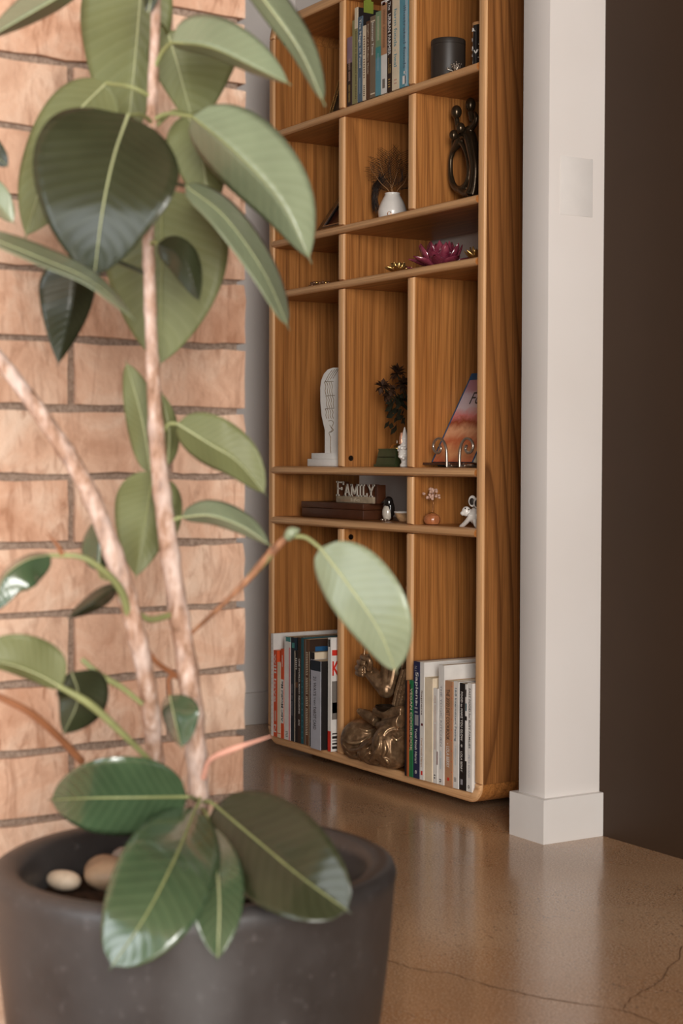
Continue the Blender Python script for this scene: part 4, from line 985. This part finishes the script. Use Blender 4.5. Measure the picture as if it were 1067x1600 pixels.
MB().lathe([(k, 0), (k, .0015), (k*.88, .003), (k*.8, .007), (k*.45, .011), (k*.2, .0125), (0, .013)], cbx, 28).build('bell', gold, gb)
MB().lathe([(.0016, .0128), (.0016, .018), (.0008, .020), (0, .0202)], cbx, 10).build('bell_button', steel, gb)
MB().box((x0+.012, yq+.0005, zD+.022), (x1-.006, yq+.004, zD+.0235)).build('trim_line', plain('green_trim', rgb(30, 34, 18), .4), gb, smooth=False)
# white ornament
cw = Py(632, 700, .035); cw.z = zD; kk = (cw-CAM).dot(FW)/F
wo = thing('porcelain_figurine', 'white porcelain figurine touched with pink gold beside the second divider', 'figurine', tuple(cw))
prf = [(8, 0), (9, 3), (6, 7), (7, 11), (11, 16), (12.5, 21), (10.5, 27), (8, 31), (8.6, 34), (6.6, 40), (7.2, 45), (5, 50), (3.6, 54), (2.5, 58), (1.2, 62), (0, 63)]
mb = MB().lathe([(a*kk*.82, b*kk+.0004) for a, b in prf], cw, 24); rnd = random.Random(4)
for k in range(16):
    a = rnd.uniform(0, 2*PI); z = rnd.uniform(12, 34); rr = 9*kk; mb.ell(cw+Vector((rr*math.cos(a), rr*math.sin(a), z*kk)), 3.0*kk, None, 10, 8)
remeshed('body', mb, white_glaze, wo, .0010, 2)
MB().lathe([(4.2*kk, 40*kk), (4.4*kk, 44*kk), (3.6*kk, 52*kk), (2*kk, 58*kk), (0, 59*kk)], cw+Vector((-.004, -.005, -.006)), 14).build('gilded_arm', plain('pink_gold_lustre', rgb(206, 150, 120), .3, .4), wo)

# book on display stand
cover_nt = NT('storybook_cover'); tcn = cover_nt.n('ShaderNodeTexCoord'); sxn = cover_nt.n('ShaderNodeSeparateXYZ'); cover_nt.l(tcn.outputs['Generated'], sxn.inputs[0])
nz_ = cover_nt.noise(cover_nt.coord((1, 1, 1)), 30, 4, .6, .8)
mm_ = cover_nt.n('ShaderNodeMath', operation='MULTIPLY_ADD'); cover_nt.l(nz_, mm_.inputs[0]); mm_.inputs[1].default_value = .22; cover_nt.l(sxn.outputs[2], mm_.inputs[2])
cc_ = cover_nt.ramp(mm_.outputs[0], [(.10, rgb(190, 92, 60)), (.24, rgb(226, 160, 110)), (.36, rgb(196, 104, 66)), (.48, rgb(226, 170, 130)), (.58, rgb(150, 66, 40)), (.66, rgb(214, 130, 130)), (.76, rgb(206, 196, 206)), (.92, rgb(196, 190, 206)), (1.06, rgb(170, 130, 150))])
cover_nt.base(cc_); cover_nt.set(.3, 0, .5); cover_pic = cover_nt.m
yE = .05; tl = .50
pB = Py(674, 722, yE); org = Vector((pB.x, yE, zD+.012)); upv = Vector((0, math.sin(tl), math.cos(tl))); nv = Vector((0, -math.cos(tl), math.sin(tl))); exv = Vector((1, 0, 0))
Lh = .222; Lw = .150
sb = thing('picture_book', 'painted picture book leaning open-faced on a wire stand, fourth shelf', 'book', tuple(org))
def slab2(nm, x0, x1, z0, z1, d0, d1, m, par):
    q = [org+exv*x+upv*z+nv*d0 for x, z in ((x0, z0), (x1, z0), (x1, z1), (x0, z1))]
    return MB().prism(q, nv*(d1-d0)).build(nm, m, par, smooth=False)
slab2('back_cover', 0, Lw, 0, Lh, -.020, -.018, pm('dteal'), sb)
slab2('pages', .002, Lw, .002, Lh-.002, -.018, -.002, paper, sb)
slab2('cover', 0, Lw, 0, Lh, -.002, 0, pm('blue'), sb)
slab2('cover_picture', .006, Lw-.002, 0.0, Lh-.018, 0, .0006, cover_pic, sb)
text('cover_title', 'Fo', pm('ink'), sb, org+exv*.044+upv*.142+nv*.0011, exv, upv, .038, .030)
wst = thing('book_stand', 'silver scrolled wire stand holding the painted picture book', 'stand', tuple(org+Vector((.05, 0, -.012))))
def scroll(px0, flip, y):
    # vertical foot, up, curl over
    ptsp = [(0, 4), (0, -10), (-1, -26), (-5, -37), (-11, -42), (-18, -39), (-21, -30), (-18, -21), (-12, -20), (-9, -26), (-11, -31)]
    q = [Py(px0+flip*a, 727+b, y) for a, b in ptsp]
    q[0].z = zD+.002
    return cr(q, 44)
MB().tube(scroll(698, 1, .028), .0030, 10).build('scroll', steel, wst, angle=80)
MB().tube(scroll(718, -1, .026), .0030, 10).build('scroll', steel, wst, angle=80)
mb = MB()
for s_ in (scroll(698, 1, .028)[0], scroll(718, -1, .026)[0]):
    mb.tube(cr([s_, s_+Vector((0, .008, 0.001)), s_+Vector((0, .07, .001)), s_+Vector((.0, .12, .001))], 10), .003, 8)
a_ = scroll(698, 1, .028)[0]; b_ = scroll(718, -1, .026)[0]
mb.tube([a_+Vector((0, .012, .003)), b_+Vector((.03, .012, .003))], .003, 8)
mb.tube([a_+Vector((.03, .12, .001)), a_+Vector((.03, .17, .18))], .003, 8); mb.tube([a_+Vector((0, .12, .001)), b_+Vector((.02, .12, .001))], .003, 8)
mb.build('base_wire', steel, wst)
MB().box((org.x-.004, .030, zD+.0055), (min(org.x+Lw, .8695), .062, zD+.0105)).build('ledge', dark_wood, wst, smooth=False)

# ------------------------------------------------------------------ E shelf
zE = top['E']; yX = .045
x0 = Py(482, 800, yX+.02).x; x1 = Py(567, 805, yX).x; zt = ZA(787, 566, yX)
tb = thing('keepsake_box', 'long dark stained wooden box under the letter sign, fifth shelf', 'box', ((x0+x1)/2, yX+.05, zE))
MB().box((x0, yX, zE+.0005), (x1, yX+.085, zE+.6*(zt-zE)), bev=.002).build('box_body', dark_wood, tb)
MB().box((x0-.001, yX-.001, zE+.605*(zt-zE)), (x1+.001, yX+.086, zt), bev=.002).build('box_lid', dark_wood, tb)
yF = yX+.012
fsn = thing('letter_sign', 'carved wooden FAMILY letter sign standing on the dark box', 'sign', ((x0+x1)/2+.04, yF+.02, zt))
sx0 = Py(525, 780, yF).x; sx1 = Py(582, 780, yF).x; zs = ZA(775.5, 550, yF)
MB().box((sx0, yF, zt+.0005), (sx1, yF+.035, zs), bev=.001).build('plinth_block', grey_wood, fsn)
text('small_lettering', 'life', pm('cream'), fsn, (sx0+(sx1-sx0)*.42, yF-.0005, zt+.004), (1, 0, 0), (0, 0, 1), (sx1-sx0)*.24, (zs-zt)*.5)
text('small_lettering', '||||| ||', pm('tan'), fsn, (sx0+(sx1-sx0)*.15, yF-.0005, zt+.003), (1, 0, 0), (0, 0, 1), (sx1-sx0)*.25, (zs-zt)*.3)
LET = {'F': [(.2, 0, .2, 1), (.2, .92, .95, .92), (.2, .5, .7, .5), (0, .04, .42, .04), (.02, .95, .2, .95), (.92, .74, .92, .95), (.7, .4, .7, .6)],
       'A': [(.12, 0, .5, 1), (.5, 1, .88, 0), (.26, .34, .74, .34), (0, .04, .3, .04), (.7, .04, 1, .04)],
       'M': [(.14, 0, .14, 1), (.14, 1, .5, .2), (.5, .2, .86, 1), (.86, 0, .86, 1), (0, .04, .28, .04), (.72, .04, 1, .04), (0, .96, .2, .96), (.8, .96, 1, .96)],
       'I': [(.5, 0, .5, 1), (.1, .04, .9, .04), (.1, .96, .9, .96)],
       'L': [(.25, 0, .25, 1), (.25, .06, .95, .06), (.93, .04, .93, .3), (.0, .96, .5, .96), (.05, .04, .3, .04)],
       'Y': [(.5, 0, .5, .45), (.5, .45, .1, 1), (.5, .45, .9, 1), (.26, .04, .74, .04), (0, .96, .3, .96), (.7, .96, 1, .96)]}
tot = sx1-sx0; cx_ = sx0-.004
for ch, wf, hf, dz in (('F', .22, 1.25, 0), ('A', .17, 1, 0), ('M', .22, 1, 0), ('I', .09, 1, 0), ('L', .14, 1, 0), ('Y', .19, 1, 0)):
    w = tot*wf*.98; h = (ZA(757, 555, yF)-zs)*hf; th = .0046; mb = MB(); mf = MB()
    for (a, b, c2, d2) in LET[ch]:
        p = Vector((cx_+a*w, 0, zs+b*h)); q = Vector((cx_+c2*w, 0, zs+d2*h)); t_ = (q-p).normalized(); n_ = Vector((-t_.z, 0, t_.x))*th*(.5 if abs(t_.z) > .3 else .38)
        mb.prism([Vector((v.x, yF+.004, v.z)) for v in (p-n_, q-n_, q+n_, p+n_)], (0, .014, 0)); mf.prism([Vector((v.x, yF+.0024, v.z)) for v in (p-n_, q-n_, q+n_, p+n_)], (0, .0014, 0))
    lo = mb.build('letter', dark_wood, fsn, smooth=False); mf.build('letter_face', plain('sign_letter_face', rgb(206, 196, 180), .7, 0, .3, .08, 80), lo, smooth=False); cx_ += w+.0012
MB().box((sx1+.001, yF+.006, zt+.0005), (sx1+.010, yF+.03, ZA(758, 590, yF)), bev=.001).build('end_post', dark_wood, fsn)
# penguin
cp = Py(605, 805, .07); cp.z = zE; kk = (cp-CAM).dot(FW)/F
pg = thing('bird_figurine', 'small pearl and black penguin figurine on the fifth shelf', 'figurine', tuple(cp))
mb = MB().ell(cp+Vector((0, 0, 13*kk)), (8.5*kk, 8*kk, 13*kk), None, 20, 14)
remeshed('body', mb, plain('pearl_glaze', rgb(196, 186, 172), .2, 0, .5, .05, 40, .4), pg, .0008, 2)
mb = MB().ell(cp+Vector((.001, .003, 29*kk)), (8*kk, 7.5*kk, 9.5*kk), None, 20, 14).ell(cp+Vector((-.007, .004, 23*kk)), (6*kk, 6*kk, 11*kk), None, 16, 12).ell(cp+Vector((.008, .006, 18*kk)), (4*kk, 6*kk, 13*kk), None, 16, 12)
mb.tube([cp+Vector((-.006, -.004, 30*kk)), cp+Vector((-.0125, -.009, 28*kk))], [.0035, .0008], 8)
remeshed('head_and_back', mb, black_gloss, pg, .0008, 2)
for s_ in (-1, 1): MB().ell(cp+Vector((s_*.006, -.008, 2*kk)), (3.4*kk, 4.5*kk, 2*kk), None, 12, 8).build('foot', steel, pg)
# bowl
cq = Py(631, 810, .075); cq.z = zE; kk = (cq-CAM).dot(FW)/F
bwl = thing('small_bowl', 'small patterned bowl with white rim beside the penguin figurine', 'bowl', tuple(cq))
MB().lathe([(7*kk, .0005), (8*kk, 1*kk), (12*kk, 7*kk), (15*kk, 14.5*kk), (14*kk, 14.5*kk), (10*kk, 6*kk), (0, 3*kk)], cq, 28).build('bowl_body', plain('bowl_tan', rgb(198, 158, 116), .4, 0, .5, .25, 70, .2), bwl)
MB().lathe([(14.2*kk, 13*kk), (15.6*kk, 15*kk), (15.2*kk, 16.2*kk), (14*kk, 15.5*kk), (13.8*kk, 13*kk)], cq, 28).build('rim', white_glaze, bwl)
# gem tree
ct_ = Py(675, 812, .03); ct_.z = zE; kk = (ct_-CAM).dot(FW)/F
gt = thing('gem_tree', 'pink gem wire tree on an orange stone, fifth shelf right bay', 'ornament', tuple(ct_))
mb = MB().ell(ct_+Vector((0, 0, 8*kk)), (13*kk, 12*kk, 11*kk), None, 16, 10); rnd = random.Random(2)
for v in mb.v:
    v.z = max(v.z, zE+.0004); q = v-ct_; v += Vector((rnd.uniform(-1, 1), rnd.uniform(-1, 1), 0))*.0006
    v.x = ct_.x+max(-15*kk, min(12.5*kk, q.x*1.2))
mb.build('stone', amber, gt, angle=25)
tr_ = cr([ct_+Vector((0, 0, 17*kk)), ct_+Vector((.002, 0, 26*kk)), ct_+Vector((.0045, 0, 34*kk)), ct_+Vector((-.001, 0, 42*kk))], 14)
MB().tube(tr_, .0012, 8).build('wire_trunk', copper, gt)
MB().ell(ct_+Vector((.001, -.002, 18.5*kk)), (5*kk, 5*kk, 1.5*kk), None, 12, 6).build('wire_foot', gold, gt)
for k in range(34):
    a = rnd.uniform(0, 2*PI); e = rnd.uniform(-.5, 1.5); R_ = rnd.uniform(.45, 1)*14*kk
    p = tr_[-1]+Vector((math.cos(a)*math.cos(e)*R_, math.sin(a)*math.cos(e)*R_, math.sin(e)*R_*.9+3*kk))
    MB().ell(p, (rnd.uniform(2.0, 3.2)*kk, 2.4*kk, rnd.uniform(2.0, 3.2)*kk), Matrix.Rotation(rnd.uniform(0, 3), 3, 'Y'), 7, 5).build('gem_chip', pinkgem, gt, smooth=False)
mb = MB()
for k in range(14):
    a = rnd.uniform(0, 2*PI); e = rnd.uniform(-.3, 1.4); R_ = 11*kk
    mb.tube([tr_[-2], tr_[-1]+Vector((math.cos(a)*math.cos(e)*R_, math.sin(a)*math.cos(e)*R_, math.sin(e)*R_))], .0005, 4)
mb.build('wire_branches', copper, gt)
# white animal figurine
ya = .03
af = thing('animal_figurine', 'white animal figurine with big ear and stretched leg, fifth shelf right end', 'figurine', (Py(738, 812, ya).x, ya, zE))
q = lambda px, py, y=ya: Py(px, py, y)
kk = (q(735, 805)-CAM).dot(FW)/F
mb = MB().ell(q(728.5, 799), (7.5*kk, 7*kk, 8*kk), None, 18, 12).ell(q(723.5, 802, ya-.006), (4.5*kk, 4.5*kk, 4*kk), None, 14, 10)
mb.ell(q(743, 806, ya+.012), (12*kk, 10*kk, 14*kk), None, 18, 12).tube(cr([q(736, 803), q(733, 810), q(727, 817), q(720, 823.5)], 14), crs([.006, .0055, .005, .0045], 14), 10)
mb.tube(cr([q(742, 812), q(744, 819), q(747, 824)], 8), .006, 10)
remeshed('body', mb, white_glaze, af, .0009, 3)
for (px, py) in ((738, 783), (746, 786)):
    p = q(px, py, ya+.004); rot = Matrix.Rotation(.5, 3, 'Z')
    o = MB().ell(p, (7*kk, 2.2*kk, 9*kk), rot, 18, 12).build('ear', white_glaze, af)
    MB().ell(p+Vector((.001, -.0022, -.0008)), (4.2*kk, 1.5*kk, 5.6*kk), rot, 14, 10).build('inner_ear', black_matte, o)
for (px, py) in ((727, 794.5), (732.5, 796)): MB().ell(q(px, py, ya-.0075), 1.2*kk, None, 8, 6).build('eye', black_gloss, af)

# ------------------------------------------------------------------ bronze statue
def hit(px, py, ells):
    d = ((px-533.5)*RI-(py-800)*UP+F*FW).normalized(); best = None
    for c_, r_ in ells:
        o_ = CAM-c_; o2 = Vector([o_[i]/r_[i] for i in range(3)]); d2 = Vector([d[i]/r_[i] for i in range(3)])
        A_ = d2.dot(d2); B_ = 2*o2.dot(d2); C2 = o2.dot(o2)-1; D_ = B_*B_-4*A_*C2
        if D_ >= 0:
            t = (-B_-D_**.5)/(2*A_)
            if best is None or t < best: best = t
    return CAM+d*best if best else None
zb0 = BZ+T+.0006
stt = thing('bronze_statue', 'seated bronze deity statue raising a fist that grips a flower stem, bottom shelf', 'statue', (.50, .08, zb0))
SD = -.058
def Py(px, py, y, _P=Py): return _P(px, py, y+SD)
eL = (Py(567, 1157, .075), (.056, .05, .051)); eR = (Py(616, 1164, .058), (.046, .052, .052)); eM = (Py(594, 1174, .065), (.05, .05, .034))
mb = MB()
for c_, r_ in (eL, eR, eM): mb.ell(c_, r_, None, 28, 18)
el3 = [eL, eR, eM]; folds = MB()
cB = Vector((.505, .085, zb0+.05)); mb.ell(cB, (.092, .075, .05), None, 28, 16)
el3.append((cB, (.092, .075, .05)))
def ridge(pts, r):
    q = [hit(x, y, el3) for x, y in pts]; q = [p for p in q if p]
    if len(q) > 1:
        mb.tube(cr(q, 20), [r*(.6+.6*math.sin(PI*i/20)) for i in range(21)], 8)
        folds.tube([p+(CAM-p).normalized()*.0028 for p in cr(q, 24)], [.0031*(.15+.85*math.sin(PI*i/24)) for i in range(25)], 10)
# robe folds sweeping over the left knee
ridge([(533, 1150), (545, 1160), (566, 1158), (590, 1138)], .0042); ridge([(535, 1162), (548, 1172), (568, 1168), (592, 1146)], .0045)
ridge([(540, 1174), (556, 1182), (574, 1174), (594, 1152)], .0042); ridge([(546, 1186), (562, 1190), (580, 1180), (596, 1160)], .004)
ridge([(560, 1138), (575, 1142), (590, 1136)], .004); ridge([(598, 1150), (606, 1140), (620, 1136), (632, 1136)], .0045)
ridge([(594, 1150), (592, 1166), (586, 1180), (578, 1190)], .005); ridge([(600, 1156), (602, 1172), (596, 1186)], .0045); ridge([(566, 1186), (576, 1176), (584, 1186), (594, 1178)], .004)
ridge([(560, 1176), (562, 1186), (558, 1194)], .004); ridge([(598, 1182), (606, 1192), (590, 1196)], .004); ridge([(612, 1150), (620, 1156), (628, 1150)], .004)
# feet and lap
def tb(pts, rs, n=20): mb.tube(cr([Py(*p) for p in pts], n), crs(rs, n), 10)
tb([(563, 1112, .05), (575, 1118, .055), (590, 1126, .06)], [.008, .013, .015]); mb.ell(Py(562, 1111, .048), .007)
tb([(586, 1111, .05), (600, 1114, .055), (618, 1116, .06), (634, 1112, .065)], [.010, .015, .017, .016])
for k in range(5): tb([(584-0.4*k, 1107+2.6*k, .048), (590, 1108+2.6*k, .052)], [.0045, .005], 6)
tb([(592, 1134, .05), (612, 1130, .05), (634, 1126, .055)], [.010, .014, .015])
# torso, shoulder, drape
tc_ = Vector((.515, .105, zb0+.175)); mb.ell(tc_, (.068, .052, .105), None, 28, 18)
mb.ell(Vector((.515, .10, zb0+.10)), (.075, .065, .06), None, 24, 14)
mb.ell(Vector((.452, .10, zb0+.245)), .030); mb.ell(Vector((.570, .10, zb0+.245)), .028)
for k in range(4): mb.tube(cr([Py(614+5*k, 1108, .075), Py(620+5*k, 1080, .078), Py(630+5*k, 1045, .085)], 10), [.005]*11, 8)
# neck, head with bun
mb.tube([Vector((.515, .10, zb0+.27)), Vector((.512, .095, zb0+.31))], [.022, .018], 12)
hd = Vector((.510, .09, zb0+.345)); mb.ell(hd, (.033, .037, .043), None, 24, 18); mb.ell(hd+Vector((0, .004, .045)), (.02, .02, .018)); mb.ell(hd+Vector((0, .004, .062)), .008)
mb.tube([hd+Vector((0, -.036, .008)), hd+Vector((0, -.043, -.006))], [.004, .0065], 8)
for s_ in (-1, 1):
    mb.ell(hd+Vector((s_*.033, .004, -.004)), (.005, .009, .018)); mb.tube([hd+Vector((s_*.006, -.0355, .011)), hd+Vector((s_*.018, -.032, .010))], [.003, .002], 6); mb.ell(hd+Vector((s_*.012, -.033, .004)), (.006, .004, .0032))
mb.tube([hd+Vector((-.010, -.0355, -.018)), hd+Vector((0, -.0385, -.019)), hd+Vector((.010, -.0355, -.018))], .0032, 6)
# raised arm: shoulder - elbow - wrist - fist
tb([(618, 985, .125), (612, 1035, .10), (604, 1076, .075)], [.026, .024, .020]); mb.ell(Py(603, 1077, .074), .020)
tb([(603, 1077, .074), (590, 1062, .07), (577, 1049, .066)], [.0195, .0185, .0145])
tb([(606, 1082, .075), (613, 1060, .082), (618, 1030, .09)], [.012, .012, .012])
fc = Py(569, 1040, .062); mb.ell(fc, (.015, .017, .019), None, 20, 14)
for k, (px, py, L) in enumerate(((566.5, 1026, 1.0), (561.5, 1034, 1.05), (558.5, 1043, 1.0), (559.0, 1051, .85))):
    kn = Py(px, py, .050); kb = Py(px+10, py+.5, .058); tp_ = Py(px+4, py+2.5, .040); t3 = Py(px+10, py+4, .044)
    mb.tube(cr([kb, kn, tp_, t3], 12), crs([.0075, .0072, .0066, .0058], 12), 10)
mb.tube(cr([Py(577, 1046, .055), Py(578, 1034, .046), Py(573, 1026, .042)], 10), crs([.0075, .0068, .0052], 10), 10)
# second arm resting into the lap
mb.tube(cr([Vector((.572, .10, zb0+.24)), Vector((.582, .07, zb0+.17)), Vector((.570, .03, zb0+.125)), Vector((.535, .0, zb0+.115))], 18), crs([.024, .021, .018, .013], 18), 12)
for v in mb.v: v.z = max(v.z, zb0+.001); v.x = min(max(v.x, X1+T+.002), X2-.003)
o = remeshed('figure', mb, bronze, stt, .0016, 2)
folds.build('robe_folds', plain('bronze_fold_highlight', rgb(190, 158, 122), .22, .7, .5, .08, 60), stt, angle=90)  # lighter bronze: highlights along the folds put into their colour
pbw = Py(601, 1105, .05)
MB().lathe([(.008, -.010), (.016, -.006), (.021, .0), (.022, .004), (.0195, .004), (.014, -.004), (0, -.006)], pbw, 24).build('alms_bowl', plain('dark_bowl', rgb(44, 32, 22), .4, .5), stt)
MB().tube(cr([Py(570, 1052, .047), Py(569, 1022, .050), Py(573, 1000, .055), Py(575, 980, .06)], 14), .0018, 8).build('flower_stem', bronze, stt)
pf = Py(575, 978, .06); rnd = random.Random(6)
for k in range(9):
    a = PI*2*k/9; d = Vector((math.cos(a), math.sin(a)*.8, .15+.5*(k % 2))).normalized(); s_ = d.cross(Vector((0, 0, 1))).normalized(); L = .034
    if k == 4: L = .045
    MB().add([pf, pf+d*L*.5+s_*.011, pf+d*L+Vector((0, 0, .006)), pf+d*L*.5-s_*.011, pf+d*L*.5+Vector((0, 0, -.004))], [(0, 1, 4), (1, 2, 4), (2, 3, 4), (3, 0, 4), (3, 2, 1, 0)]).build('flower_petal', plain('dark_bronze_petal', rgb(60, 42, 28), .35, .6), stt)

# thin plate standing in for a light switch's faint ghost on the nib wall
wp = MB().box((1.1576, -.0189, 1.1838), (1.1584, .0598, 1.2933), bev=.0003).build('switch_ghost_plate', plain('plate_white', rgb(218, 213, 208), .35, 0, .5, .02, 20), None)
tag(wp, 'thin white plate standing in for the ghost of a light switch on the white wall', 'wall plate')
